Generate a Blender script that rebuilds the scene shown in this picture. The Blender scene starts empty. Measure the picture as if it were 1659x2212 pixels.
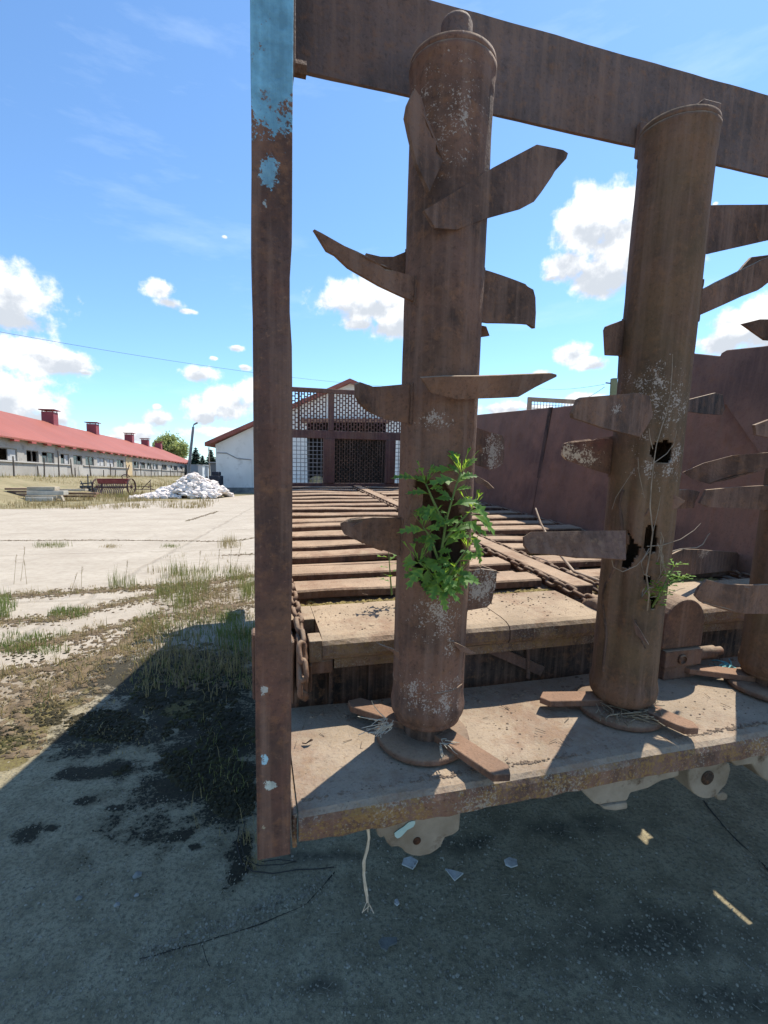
import bpy, bmesh, math, random
from mathutils import Vector, Matrix, noise
random.seed(7)
R = random.Random(11)
C = bpy.context.scene.collection
PI = math.pi
rad = math.radians

# ------------------------------------------------------------------ camera frame, survey helpers
FPX, CX, CY = 1040.0, 829.5, 1106.0           # focal length and centre in survey pixels (1659 x 2212)
PITCH = math.atan2(76, FPX)
CAM = Vector((0, 0, 1.5))

def c2w(x, y, z):
    c, s = math.cos(PITCH), math.sin(PITCH)
    return Vector((x, z*c + y*s, -z*s + y*c))
_a = Vector(((546-CX)/FPX, (CY-950)/FPX, 1)).normalized()
_l = Vector(((4675-CX)/FPX, (CY-1057)/FPX, 1)).normalized()
_l = (_l - _a*_l.dot(_a)).normalized()
_n = _a.cross(_l)
if _n.y < 0: _n = -_n
AX, AY, AZ = c2w(*_l), c2w(*_a), c2w(*_n)     # the spreader's right, forward and up axes in the world
ROT = Matrix((AX, AY, AZ)).transposed()

def ray(px, py): return c2w((px-CX)/FPX, (CY-py)/FPX, 1)
def tray(px, py):
    r = ray(px, py); return Vector((r.dot(AX), r.dot(AY), r.dot(AZ)))
def T(px, py, ax, val):                       # a point on a plane of the spreader
    r = tray(px, py); return r*(val/r[ax])
def TP(px, py, p0, nrm):
    r = tray(px, py); return r*(Vector(p0).dot(nrm)/r.dot(nrm))
def G(px, py, z=0.0):                         # a point on the ground
    r = ray(px, py); t = (z-CAM.z)/r.z
    return Vector((r.x*t, r.y*t, z))
def at(px, py, dist):                         # a point at a forward distance
    r = ray(px, py); t = dist/r.y
    return CAM + r*t
def t2w(v): return ROT @ Vector(v) + CAM

SUN_T = Vector((0.50, 0.40, 1.0)).normalized()
SUN_W = (ROT @ SUN_T).normalized()
SUN_EL = math.asin(SUN_W.z)
SUN_AZ = math.atan2(SUN_W.x, SUN_W.y)

# ------------------------------------------------------------------ node helpers
class NT:
    def __init__(s, nt): s.nt = nt; s.x = 0
    def n(s, typ, **kw):
        o = s.nt.nodes.new(typ); s.x += 160; o.location = (s.x, 0)
        for k, v in kw.items(): setattr(o, k, v)
        return o
    def l(s, a, b): s.nt.links.new(a, b)
    def put(s, sock, v):
        if isinstance(v, bpy.types.NodeSocket): s.l(v, sock)
        elif v is not None:
            if sock.type == 'RGBA' and len(v) == 3: v = (*v, 1)
            sock.default_value = v
    def m(s, op, a, b=None, c=None, clamp=False):
        o = s.n('ShaderNodeMath', operation=op); o.use_clamp = clamp
        s.put(o.inputs[0], a); s.put(o.inputs[1], b) if b is not None else None
        if c is not None: s.put(o.inputs[2], c)
        return o.outputs[0]
    def vm(s, op, a, b=None, out=0):
        o = s.n('ShaderNodeVectorMath', operation=op); s.put(o.inputs[0], a)
        if b is not None: s.put(o.inputs[1], b)
        return o.outputs[out]
    def noise(s, vec, scale, detail=5, rough=0.55, dist=0.0):
        o = s.n('ShaderNodeTexNoise'); s.put(o.inputs['Vector'], vec)
        o.inputs['Scale'].default_value = scale; o.inputs['Detail'].default_value = detail
        o.inputs['Roughness'].default_value = rough; o.inputs['Distortion'].default_value = dist
        return o.outputs['Fac']
    def voro(s, vec, scale, feature='F1', out='Distance', rnd=1.0):
        o = s.n('ShaderNodeTexVoronoi', feature=feature); s.put(o.inputs['Vector'], vec)
        o.inputs['Scale'].default_value = scale; o.inputs['Randomness'].default_value = rnd
        return o.outputs[out]
    def ramp(s, f, a, b, ta=0.0, tb=1.0, smooth=False):   # remap a..b -> ta..tb, clamped
        o = s.n('ShaderNodeMapRange'); o.clamp = True
        if smooth: o.interpolation_type = 'SMOOTHSTEP'
        s.put(o.inputs[0], f)
        for i, v in enumerate((a, b, ta, tb)): s.put(o.inputs[i+1], v)
        return o.outputs[0]
    def mix(s, f, a, b, typ='MIX'):
        o = s.n('ShaderNodeMix', data_type='RGBA', blend_type=typ)
        s.put(o.inputs[0], f); s.put(o.inputs[6], a); s.put(o.inputs[7], b)
        return o.outputs[2]

def new_mat(name):
    m = bpy.data.materials.new(name); m.use_nodes = True
    t = NT(m.node_tree); b = m.node_tree.nodes['Principled BSDF']
    b.inputs['Specular IOR Level'].default_value = 0.25
    return m, t, b

def rust(name, dark=(.060, .038, .030), mid=(.150, .088, .066), dust=(.40, .30, .205), dustamt=.9,
         spots=(), spotcol=(.33, .29, .255), grain=1.0, lichen=0.0, olive=0.0, blue=None, rough=.85, bump=.5):
    m, t, b = new_mat(name)
    tc = t.n('ShaderNodeTexCoord').outputs['Object']
    n1 = t.noise(tc, 7*grain, 8, .62); n2 = t.noise(tc, 45*grain, 6, .6); n3 = t.noise(tc, 170, 3, .5)
    col = t.mix(t.ramp(n1, .37, .62), dark, mid)
    col = t.mix(t.ramp(t.noise(tc, 15*grain, 7, .68), .54, .64, 0, .5), col, tuple(c*.7 for c in dark))
    col = t.mix(t.ramp(n2, .52, .68, 0, .45), col, (.215, .105, .052))
    n0 = t.noise(tc, 2.4, 6, .62)
    col = t.mix(t.ramp(n0, .50, .66, 0, .6), col, (.205, .107, .064))
    col = t.mix(t.ramp(n0, .46, .34, 0, .6), col, (.088, .060, .056))
    pit = t.noise(tc, 115, 5, .7)
    col = t.mix(t.ramp(pit, .46, .34, 0, .5), col, tuple(c*.55 for c in dark))
    col = t.mix(t.ramp(pit, .58, .70, 0, .4), col, (.25, .145, .095))
    # vertical run marks
    mp = t.n('ShaderNodeMapping'); t.l(tc, mp.inputs[0]); mp.inputs['Scale'].default_value = (26, 26, 1.3)
    run = t.noise(mp.outputs[0], 1.6, 4, .6)
    col = t.mix(t.ramp(run, .46, .66, 0, .55), col, (.20, .13, .10))
    if olive: col = t.mix(t.ramp(t.noise(tc, 3.1, 5, .6), .42, .6, 0, olive), col, (.12, .085, .04))
    geo = t.n('ShaderNodeNewGeometry')
    sx = t.n('ShaderNodeSeparateXYZ'); t.l(geo.outputs['Normal'], sx.inputs[0])
    up = t.ramp(t.m('ADD', sx.outputs[2], t.m('MULTIPLY', t.m('SUBTRACT', n2, .5), .7)), .35, .8, 0, dustamt)
    dcol = t.mix(t.ramp(n1, .35, .7), tuple(c*.72 for c in dust), dust)
    dcol = t.mix(t.ramp(n3, .52, .72, 0, .5), dcol, tuple(c*.6 for c in dust))
    stain = t.m('ADD', t.m('MULTIPLY', t.noise(tc, 4.5, 6, .65), .7), t.m('MULTIPLY', t.noise(tc, 24, 5, .7), .35))
    dcol = t.mix(t.ramp(stain, .52, .63, 0, .62), dcol, (.215, .125, .078))
    dcol = t.mix(t.ramp(t.noise(tc, 85, 5, .75), .57, .68, 0, .55), dcol, (.13, .095, .07))
    col = t.mix(up, col, dcol)
    if lichen:
        side = t.m('SUBTRACT', 1, t.m('MULTIPLY', up, .85))
        ln = t.m('ADD', t.m('MULTIPLY', t.noise(tc, 120, 5, .7), .6), t.m('MULTIPLY', t.noise(tc, 16, 4, .6), .4))
        col = t.mix(t.m('MULTIPLY', t.ramp(ln, .50, .58, 0, lichen), side), col, (.235, .145, .05))
        ln2 = t.m('ADD', t.m('MULTIPLY', t.noise(tc, 190, 4, .7), .65), t.m('MULTIPLY', t.noise(tc, 9, 3, .6), .35))
        col = t.mix(t.m('MULTIPLY', t.ramp(ln2, .54, .60, 0, lichen*.8), side), col, (.30, .28, .23))
    fine = t.m('ADD', t.m('MULTIPLY', t.noise(tc, 240, 4, .65), .55), t.m('MULTIPLY', t.noise(tc, 38, 5, .65), .45))
    for (c, r, amt) in spots:
        d = t.vm('DISTANCE', t.vm('MULTIPLY', t.vm('SUBTRACT', tc, tuple(c)), (1/r[0], 1/r[1], 1/r[2])), (0, 0, 0), 1)
        th = t.m('ADD', t.m('MULTIPLY', t.m('MULTIPLY', d, d), .075), .548-.07*amt)
        f = t.ramp(t.m('SUBTRACT', fine, th), -.004, .03, 0, .85)
        col = t.mix(f, col, spotcol)
    if blue:
        for (c, r, thr, bcol) in blue:
            d = t.vm('DISTANCE', t.vm('MULTIPLY', t.vm('SUBTRACT', tc, tuple(c)), (1/r[0], 0, 1/r[1])), (0, 0, 0), 1)
            nb = t.m('ADD', t.m('MULTIPLY', t.noise(tc, 150, 6, .75), 1.5), t.m('MULTIPLY', t.noise(tc, 26, 5, .65), 1.5))
            f = t.ramp(t.m('SUBTRACT', t.m('ADD', nb, thr-.52), t.m('MULTIPLY', d, .95)), .52, .58)
            f = t.m('MULTIPLY', f, t.ramp(t.m('ADD', t.m('MULTIPLY', t.noise(tc, 55, 6, .75), .7), t.m('MULTIPLY', run, .4)), .655, .605))
            bc = t.mix(t.ramp(t.m('ADD', t.m('MULTIPLY', n2, .5), t.m('MULTIPLY', run, .5)), .38, .62), tuple(v*.62 for v in bcol), tuple(v*1.12 for v in bcol))
            col = t.mix(f, col, bc)
    t.put(b.inputs['Base Color'], col); b.inputs['Roughness'].default_value = rough
    bp = t.n('ShaderNodeBump'); bp.inputs['Strength'].default_value = bump; bp.inputs['Distance'].default_value = .006
    t.l(t.m('ADD', n2, t.m('ADD', t.m('MULTIPLY', n3, .5), t.m('MULTIPLY', pit, .8))), bp.inputs['Height']); t.l(bp.outputs[0], b.inputs['Normal'])
    return m

def plain(name, c1, c2, scale=6, rough=.85, bump=.3, detail=6, c3=None, s3=40, dist=.01, spec=.25):
    m, t, b = new_mat(name)
    tc = t.n('ShaderNodeTexCoord').outputs['Object']
    n1 = t.noise(tc, scale, detail, .6)
    col = t.mix(t.ramp(n1, .35, .65), c1, c2)
    if c3: col = t.mix(t.ramp(t.noise(tc, s3, 5, .65), .55, .68, 0, .9), col, c3)
    t.put(b.inputs['Base Color'], col); b.inputs['Roughness'].default_value = rough
    b.inputs['Specular IOR Level'].default_value = spec
    if bump:
        bp = t.n('ShaderNodeBump'); bp.inputs['Strength'].default_value = bump; bp.inputs['Distance'].default_value = dist
        t.l(t.noise(tc, scale*6, 5, .6), bp.inputs['Height']); t.l(bp.outputs[0], b.inputs['Normal'])
    return m

def leafmat(name, c1, c2, trans=(.25, .4, .05), amt=.35, scale=30):
    m, t, b = new_mat(name)
    tc = t.n('ShaderNodeTexCoord').outputs['Object']
    oi = t.n('ShaderNodeNewGeometry').outputs['Random Per Island']
    col = t.mix(t.m('ADD', t.m('MULTIPLY', oi, .8), t.m('MULTIPLY', t.noise(tc, scale, 3), .3), clamp=True), c1, c2)
    t.put(b.inputs['Base Color'], col); b.inputs['Roughness'].default_value = .55
    tr = t.n('ShaderNodeBsdfTranslucent'); tr.inputs[0].default_value = (*trans, 1)
    mx = t.n('ShaderNodeMixShader'); mx.inputs[0].default_value = amt
    t.l(b.outputs[0], mx.inputs[1]); t.l(tr.outputs[0], mx.inputs[2])
    out = m.node_tree.nodes['Material Output']; t.l(mx.outputs[0], out.inputs[0])
    return m

# ------------------------------------------------------------------ mesh helpers
class MB:
    def __init__(s): s.v = []; s.f = []; s.sm = []
    def add(s, vs, fs, smooth=False):
        o = len(s.v); s.v += [Vector(v) for v in vs]
        s.f += [[i+o for i in f] for f in fs]; s.sm += [smooth]*len(fs)
    def box(s, a, b, M=None):
        (x0, y0, z0), (x1, y1, z1) = a, b
        vs = [Vector(p) for p in ((x0,y0,z0),(x1,y0,z0),(x1,y1,z0),(x0,y1,z0),(x0,y0,z1),(x1,y0,z1),(x1,y1,z1),(x0,y1,z1))]
        if M is not None: vs = [M @ v for v in vs]
        s.add(vs, [(0,3,2,1),(4,5,6,7),(0,1,5,4),(1,2,6,5),(2,3,7,6),(3,0,4,7)])
    def obox(s, c, ex, ey, ez):               # box from centre and three half axes
        c, ex, ey, ez = map(Vector, (c, ex, ey, ez))
        vs = [c+ex*a+ey*b+ez*d for d in (-1, 1) for a, b in ((-1,-1),(1,-1),(1,1),(-1,1))]
        s.add(vs, [(0,3,2,1),(4,5,6,7),(0,1,5,4),(1,2,6,5),(2,3,7,6),(3,0,4,7)])
    def bar(s, p, q, w, h, up=(0,0,1)):
        p, q = Vector(p), Vector(q); d = q-p; e = d.normalized()
        u = Vector(up); x = e.cross(u)
        if x.length < 1e-4: x = e.cross(Vector((1,0,0)))
        x.normalize(); u = x.cross(e)
        s.obox((p+q)/2, d/2, x*(w/2), u*(h/2))
    def tube(s, pts, r, n=8, cap=True, r1=None, smooth=True):
        pts = [Vector(p) for p in pts]; k = len(pts); vs = []; up = Vector((.13, .21, .97))
        for i, p in enumerate(pts):
            d = (pts[min(i+1, k-1)]-pts[max(i-1, 0)]).normalized()
            x = d.cross(up)
            if x.length < .05: x = d.cross(Vector((1, 0, 0)))
            x.normalize(); y = d.cross(x)
            rr = r if r1 is None else r+(r1-r)*i/max(k-1, 1)
            vs += [p+(x*math.cos(2*PI*j/n)+y*math.sin(2*PI*j/n))*rr for j in range(n)]
        fs = [(i*n+j, i*n+(j+1)%n, (i+1)*n+(j+1)%n, (i+1)*n+j) for i in range(k-1) for j in range(n)]
        s.add(vs, fs, smooth)
        if cap: s.add(vs[:n], [tuple(range(n))[::-1]]); s.add(vs[-n:], [tuple(range(n))])
    def lathe(s, prof, c, n=48, axis='z', smooth=True, a0=0, a1=2*PI):
        vs = []; c = Vector(c); full = abs(a1-a0-2*PI) < 1e-6; cols = n if full else n+1
        for (r, h) in prof:
            for j in range(cols):
                a = a0+(a1-a0)*j/n
                p = {'z': (r*math.cos(a), r*math.sin(a), h), 'x': (h, r*math.cos(a), r*math.sin(a)), 'y': (r*math.cos(a), h, r*math.sin(a))}[axis]
                vs.append(c+Vector(p))
        fs = []
        for i in range(len(prof)-1):
            for j in range(n):
                j2 = (j+1) % cols
                fs.append((i*cols+j, i*cols+j2, (i+1)*cols+j2, (i+1)*cols+j))
        s.add(vs, fs, smooth)
    def poly(s, pts, thick):                  # prism from a polygon (points in 3-D), extruded by a vector
        n = len(pts); t = Vector(thick); pts = [Vector(p) for p in pts]
        vs = pts+[p+t for p in pts]
        s.add(vs, [tuple(range(n)), tuple(range(2*n-1, n-1, -1))]+[(i, i+n, (i+1) % n+n, (i+1) % n) for i in range(n)])
    def build(s, name, mat, parent=None, off=None, bevel=0, seg=1, solid=None, fixn=True, sub=0):
        off = Vector(off) if off is not None else Vector((0, 0, 0))
        me = bpy.data.meshes.new(name)
        me.from_pydata([v-off for v in s.v], [], s.f); me.update()
        for p, sm in zip(me.polygons, s.sm): p.use_smooth = sm
        if fixn:
            bm = bmesh.new(); bm.from_mesh(me); bmesh.ops.recalc_face_normals(bm, faces=bm.faces); bm.to_mesh(me); bm.free()
        o = bpy.data.objects.new(name, me); C.objects.link(o)
        if mat: me.materials.append(mat)
        if parent: o.parent = parent
        if sub:
            md = o.modifiers.new('sub', 'SUBSURF'); md.levels = md.render_levels = sub
        if solid:
            md = o.modifiers.new('solid', 'SOLIDIFY'); md.thickness = solid; md.offset = 0
        if bevel:
            md = o.modifiers.new('bevel', 'BEVEL'); md.width = bevel; md.segments = seg; md.limit_method = 'ANGLE'; md.angle_limit = rad(50)
        return o

def tag(o, label=None, cat=None, group=None, kind=None):
    for k, v in (('label', label), ('category', cat), ('group', group), ('kind', kind)):
        if v: o[k] = v
    return o
def thing(name, loc, label, cat, group=None, rot=None):
    o = bpy.data.objects.new(name, None); C.objects.link(o); o.location = loc; o.empty_display_size = .2
    if rot is not None: o.rotation_euler = rot
    return tag(o, label, cat, group)
def jit(a): return R.uniform(-a, a)

# ------------------------------------------------------------------ materials
M_rust = rust('rust_brown')
M_beam = rust('rust_beam', mid=(.145, .105, .095), dark=(.085, .065, .06), dustamt=.5)
M_slat = rust('rust_slat', mid=(.13, .07, .045), dust=(.43, .31, .21), dustamt=.97)
M_plate = rust('rust_plate_lichen', dust=(.38, .30, .215), dustamt=.95, lichen=.85, bump=.6)
M_lip = rust('rust_lip_lichen', dust=(.43, .33, .225), dustamt=.97, lichen=.5, mid=(.20, .13, .075))
M_dark = rust('rust_dark_underside', mid=(.05, .035, .028), dark=(.02, .016, .014), dustamt=.3, spots=(((.45, 1.24, -.62), (.25, .2, .12), .6),), spotcol=(.3, .3, .3))
M_wall = rust('rust_side_wall', mid=(.275, .155, .112), dark=(.195, .115, .088), dustamt=.5, grain=.45, bump=.25)
M_chain = rust('rust_chain', mid=(.16, .085, .05), dustamt=.55, bump=.3)
M_guard = rust('rust_guard', mid=(.15, .075, .07), dark=(.10, .055, .052), dustamt=.3, bump=.2)
M_white = plain('chipped_white_paint', (.15, .125, .09), (.33, .30, .25), 5, c3=(.075, .05, .032), s3=14)

# ------------------------------------------------------------------ THE SPREADER
BASE = Vector((1.0, 1.1, -1.62))
spreader = thing('manure_spreader', t2w(BASE), 'rusty manure spreader trailer with vertical beaters, seen from its open rear end', 'manure spreader')
spreader.rotation_euler = ROT.to_euler()
def part(mb, name, mat, parent=None, **kw): return mb.build(name, mat, parent or spreader, off=BASE, **kw)
Bx = lambda v: tuple(Vector(v)-BASE)

# corner post (left) and its hidden twin on the right
M_post = rust('rust_post_blue_paint', mid=(.12, .06, .045), dark=(.055, .035, .03), dustamt=.3,
              blue=tuple((T(x, y, 1, .80)-BASE, r, th, c) for x, y, r, th, c in (
                  (590, 40, (.060, .135), .60, (.155, .36, .50)), (582, 368, (.030, .046), -.02, (.17, .35, .47)), (572, 440, (.012, .024), -.20, (.30, .36, .38)),
                  (572, 1490, (.018, .03), -.36, (.36, .36, .33)), (571, 1641, (.0085, .015), .22, (.30, .50, .60)), (582, 1698, (.026, .020), -.12, (.42, .48, .44)), (570, 1790, (.02, .03), -.30, (.30, .28, .2)))))
def post(x0, mat):
    m = MB()
    prof = [(x0, .80), (x0+.060, .80), (x0+.060, .865), (x0+.053, .865), (x0+.053, .807), (x0+.007, .807), (x0+.007, .865), (x0, .865)]
    zs = [-.752]+[-.752+i*.05 for i in range(1, 32)]+[1.0]
    vs = []; n = len(prof)
    for i, z in enumerate(zs):
        for j, (x, y) in enumerate(prof):
            w = .0025*noise.noise(Vector((x*9, j*.7, z*5)))
            if j in (1, 2) and abs(z-.22) < .05: w -= .003
            vs.append((x+w+(.006*(z+.75)/1.37), y+w*.5, z))
    fs = [(i*n+j, i*n+(j+1) % n, (i+1)*n+(j+1) % n, (i+1)*n+j) for i in range(len(zs)-1) for j in range(n)]
    m.add(vs, fs); m.add(vs[:n], [tuple(range(n))]); m.add(vs[-n:], [tuple(range(n))])
    return part(m, 'corner_post', mat, bevel=.005, seg=2)
p_l = post(-.002, M_post)
for a, b in (((-.0065, .868, -.48), (.02, .90, -.35)),):
    m = MB(); m.box(a, b); part(m, 'flange', M_post, p_l, bevel=.003)
post(1.95, M_rust)

# top beam with a bolted end plate
m = MB()
prof = [(1.12, .754), (1.12, .946), (1.20, .946), (1.20, .938), (1.130, .938), (1.130, .758), (1.129, .756), (1.129, .754)]
xs = [.05+i*.04 for i in range(50)]; vs = []
for x in xs:
    for j, (y, z) in enumerate(prof):
        vs.append((x, y+.002*noise.noise(Vector((x*4, j, 1))), z+.0018*noise.noise(Vector((x*11, j*3.1, 5)))))
n = len(prof)
m.add(vs, [(i*n+j, i*n+(j+1) % n, (i+1)*n+(j+1) % n, (i+1)*n+j) for i in range(len(xs)-1) for j in range(n)])
m.add(vs[:n], [tuple(range(n))]); m.add(vs[-n:], [tuple(range(n))])
beam = part(m, 'top_beam', M_beam, bevel=.004)
m = MB(); m.box((.066, .875, .60), (.074, 1.118, .99)); part(m, 'end_plate', M_beam, beam, bevel=.002)
m = MB(); m.lathe([(0, 0), (.012, 0), (.012, .022), (0, .022)], (.074, .93, .628), 6, 'x', smooth=False); part(m, 'bolt', M_rust, beam)
m = MB(); m.box((1.03, 1.02, .64), (1.085, 1.118, .82)); m.box((.93, 1.10, .72), (1.12, 1.118, .80)); part(m, 'bearing_bracket', M_beam, beam, bevel=.003)
# bed plate under the beaters
m = MB()
def prof_plate(x):
    pr = [(1.205, -.70), (.86, -.70), (.842, -.702), (.831, -.709), (.826, -.72), (.824, -.757), (.832, -.757), (.838, -.722), (.848, -.712), (1.205, -.708)]
    return [(x, y+.003*noise.noise(Vector((x*6, i, 0))), z+.004*noise.noise(Vector((x*5, y*5, 2)))-(.006*noise.noise(Vector((x*22, 7, 1))) if i in (5, 6) else 0)) for i, (y, z) in enumerate(pr)]
xs = [.075+i*.028 for i in range(67)]; vs = []
for x in xs: vs += prof_plate(x)
n = 10
m.add(vs, [(i*n+j, i*n+(j+1) % n, (i+1)*n+(j+1) % n, (i+1)*n+j) for i in range(len(xs)-1) for j in range(n)])
m.add(vs[:n], [tuple(range(n))]); m.add(vs[-n:], [tuple(range(n))])
bed = part(m, 'bed_plate', M_plate, bevel=.002)
m = MB(); m.box((.064, .835, -.775), (.0725, 1.20, -.702)); part(m, 'end_flange', M_plate, bed, bevel=.002)
m = MB()
m.box((.13, .99, -.775), (1.9, 1.03, -.7095)); part(m, 'stiffener', M_dark, bed)

# white gearbox covers hanging under the bed plate
def cover(px, y, th=.11, name='gearbox_cover', mat=M_white):
    m = MB(); m.poly([T(a, b, 1, y) for a, b in px], (0, th, 0)); return part(m, name, mat, bevel=.006, seg=2)
def arcpts(pts, k=3):                          # Catmull-Rom refine of an open/closed outline
    out = []; n = len(pts)
    for i in range(n):
        p0, p1, p2, p3 = (Vector((*pts[(i+d) % n], 0)) for d in (-1, 0, 1, 2))
        for q in range(k):
            t = q/k
            v = .5*((2*p1)+(p2-p0)*t+(2*p0-5*p1+4*p2-p3)*t*t+(3*p1-p0-3*p2+p3)*t**3)
            out.append((v.x, v.y))
    return out
g1 = cover([(812, 1770), (816, 1806), (822, 1812), (830, 1808), (836, 1822), (845, 1831), (860, 1830), (868, 1834), (876, 1843), (890, 1849), (907, 1851), (930, 1846), (944, 1837), (953, 1829), (962, 1810), (980, 1804), (993, 1794), (997, 1740), (900, 1735)], .90)
m = MB(); c0 = T(901, 1817, 1, .8985); m.lathe([(.0, 0), (.009, 0), (.009, .0012), (0, .0012)], c0, 20, 'y'); part(m, 'bolt_hole', plain('hole_rust', (.03, .015, .01), (.09, .04, .02), 60), g1)
m = MB(); m.poly([T(a, b, 1, .8975) for a, b in arcpts([(852, 1800), (872, 1786), (884, 1776), (897, 1774), (893, 1786), (880, 1793), (868, 1806), (858, 1811)], 2)], (0, .001, 0)); part(m, 'paint_patch', plain('pale_blue_paint', (.28, .44, .45), (.38, .52, .5), 20), g1)
cover([(1258, 1708), (1262, 1715), (1286, 1738), (1296, 1740), (1310, 1737), (1356, 1731), (1363, 1714), (1400, 1704), (1429, 1688), (1468, 1678), (1468, 1640), (1258, 1660)], .92, .10)
cover([(1300, 1742), (1356, 1733), (1358, 1748), (1330, 1753), (1306, 1750)], .97, .05, 'gearbox_foot')
g3 = cover(arcpts([(1492, 1660), (1490, 1690), (1497, 1712), (1520, 1726), (1545, 1722), (1560, 1706), (1572, 1690), (1577, 1650), (1530, 1640)], 3), .95, .10, 'gearbox_cover')
m = MB(); c0 = T(1528, 1680, 1, .949); m.lathe([(0, 0), (.021, 0), (.021, -.002), (0, -.002)], c0, 24, 'y'); part(m, 'opening', M_dark, g3)
cover([(1548, 1716), (1562, 1711), (1574, 1716), (1572, 1729), (1556, 1731), (1549, 1726)], .96, .03, 'gearbox_foot')
cover([(1578, 1644), (1590, 1656), (1625, 1652), (1640, 1676), (1660, 1690), (1720, 1690), (1720, 1620), (1580, 1630)], .95, .10)

# ---------------- beaters
M_disc = rust('rust_disc', mid=(.14, .085, .06), dust=(.30, .22, .15), dustamt=.7)
def in_poly(x, y, poly):
    ins = False; n = len(poly)
    for i in range(n):
        x1, y1 = poly[i]; x2, y2 = poly[(i+1) % n]
        if (y1 > y) != (y2 > y) and x < (x2-x1)*(y-y1)/(y2-y1)+x1: ins = not ins
    return ins
def tproj(v):
    w = ROT @ Vector(v); c, s = math.cos(PITCH), math.sin(PITCH)
    z = w.y*c-w.z*s; y = w.y*s+w.z*c
    return CX+FPX*w.x/z, CY-FPX*y/z
BY = 1.01
def beater(bx, r, z0, z1, mat, holes=(), dents=(), seed=0):
    m = MB(); NA, NZ = 112, 230; vs = []; fs = []
    for i in range(NZ+1):
        z = z0+(z1-z0)*i/NZ; h = z-z0
        rr = r
        if h < .012: rr = r*.93
        elif h < .06: rr = r*(1.035-.02*math.cos((h-.012)/.048*2*PI))
        if z > z1-.012: rr = r*1.045
        elif z > z1-.05: rr = r*1.02
        for j in range(NA):
            a = 2*PI*j/NA
            p = Vector((math.cos(a), math.sin(a), 0))
            d = .0022*noise.noise(Vector((p.x*1.5+seed, p.y*1.5, z*3)))+.0009*noise.noise(Vector((p.x*6+seed, p.y*6, z*16)))
            for (pa, pz, sa, sz, dep) in dents:
                da = (a-pa+PI) % (2*PI)-PI
                d += dep*math.exp(-(da/sa)**2-((z-pz)/sz)**2)
            vs.append((bx+p.x*(rr+d), BY+p.y*(rr+d), z))
    for i in range(NZ):
        for j in range(NA):
            f = (i*NA+j, i*NA+(j+1) % NA, (i+1)*NA+(j+1) % NA, (i+1)*NA+j)
            if holes:
                c = sum((Vector(vs[k]) for k in f), Vector())/4
                if (c.x-bx)*(-bx)+(c.y-BY)*(-BY) > -.01:
                    x, y = tproj(c); x += 5*noise.noise(c*38); y += 7*noise.noise(c*41+Vector((9, 1, 2)))
                    if any(in_poly(x, y, h) for h in holes): continue
            fs.append(f)
    m.add(vs, fs, True)
    o = part(m, 'beater', mat, solid=.006); o['ax'] = bx; o['rad'] = r
    m = MB()
    if z1 > .7:
        m.lathe([(0, z1-.002), (r*1.05, z1-.002), (r*1.075, z1+.006), (r*1.06, z1+.014), (r*.5, z1+.02), (0, z1+.02)], (bx, BY, 0), 64); part(m, 'end_cap', mat, o)
    if z1 > .73:
        m = MB(); m.lathe([(.031, z1+.015), (.031, z1+.085), (.027, z1+.093), (0, z1+.095)], (bx+.005, BY, 0), 28); part(m, 'shaft', M_beam, o)
    m = MB()
    m.lathe([(.055, -.70), (.055, z0+.02)], (bx, BY, 0), 32); part(m, 'hub', M_dark, o)
    m = MB(); R0 = .108
    m.lathe([(0, -.6965), (R0, -.6965), (R0+.003, -.692), (R0, -.681), (.06, -.679), (.0, -.679)], (bx-.01, BY-.006, 0), 64); part(m, 'base_disc', M_disc, o)
    return o

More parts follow.
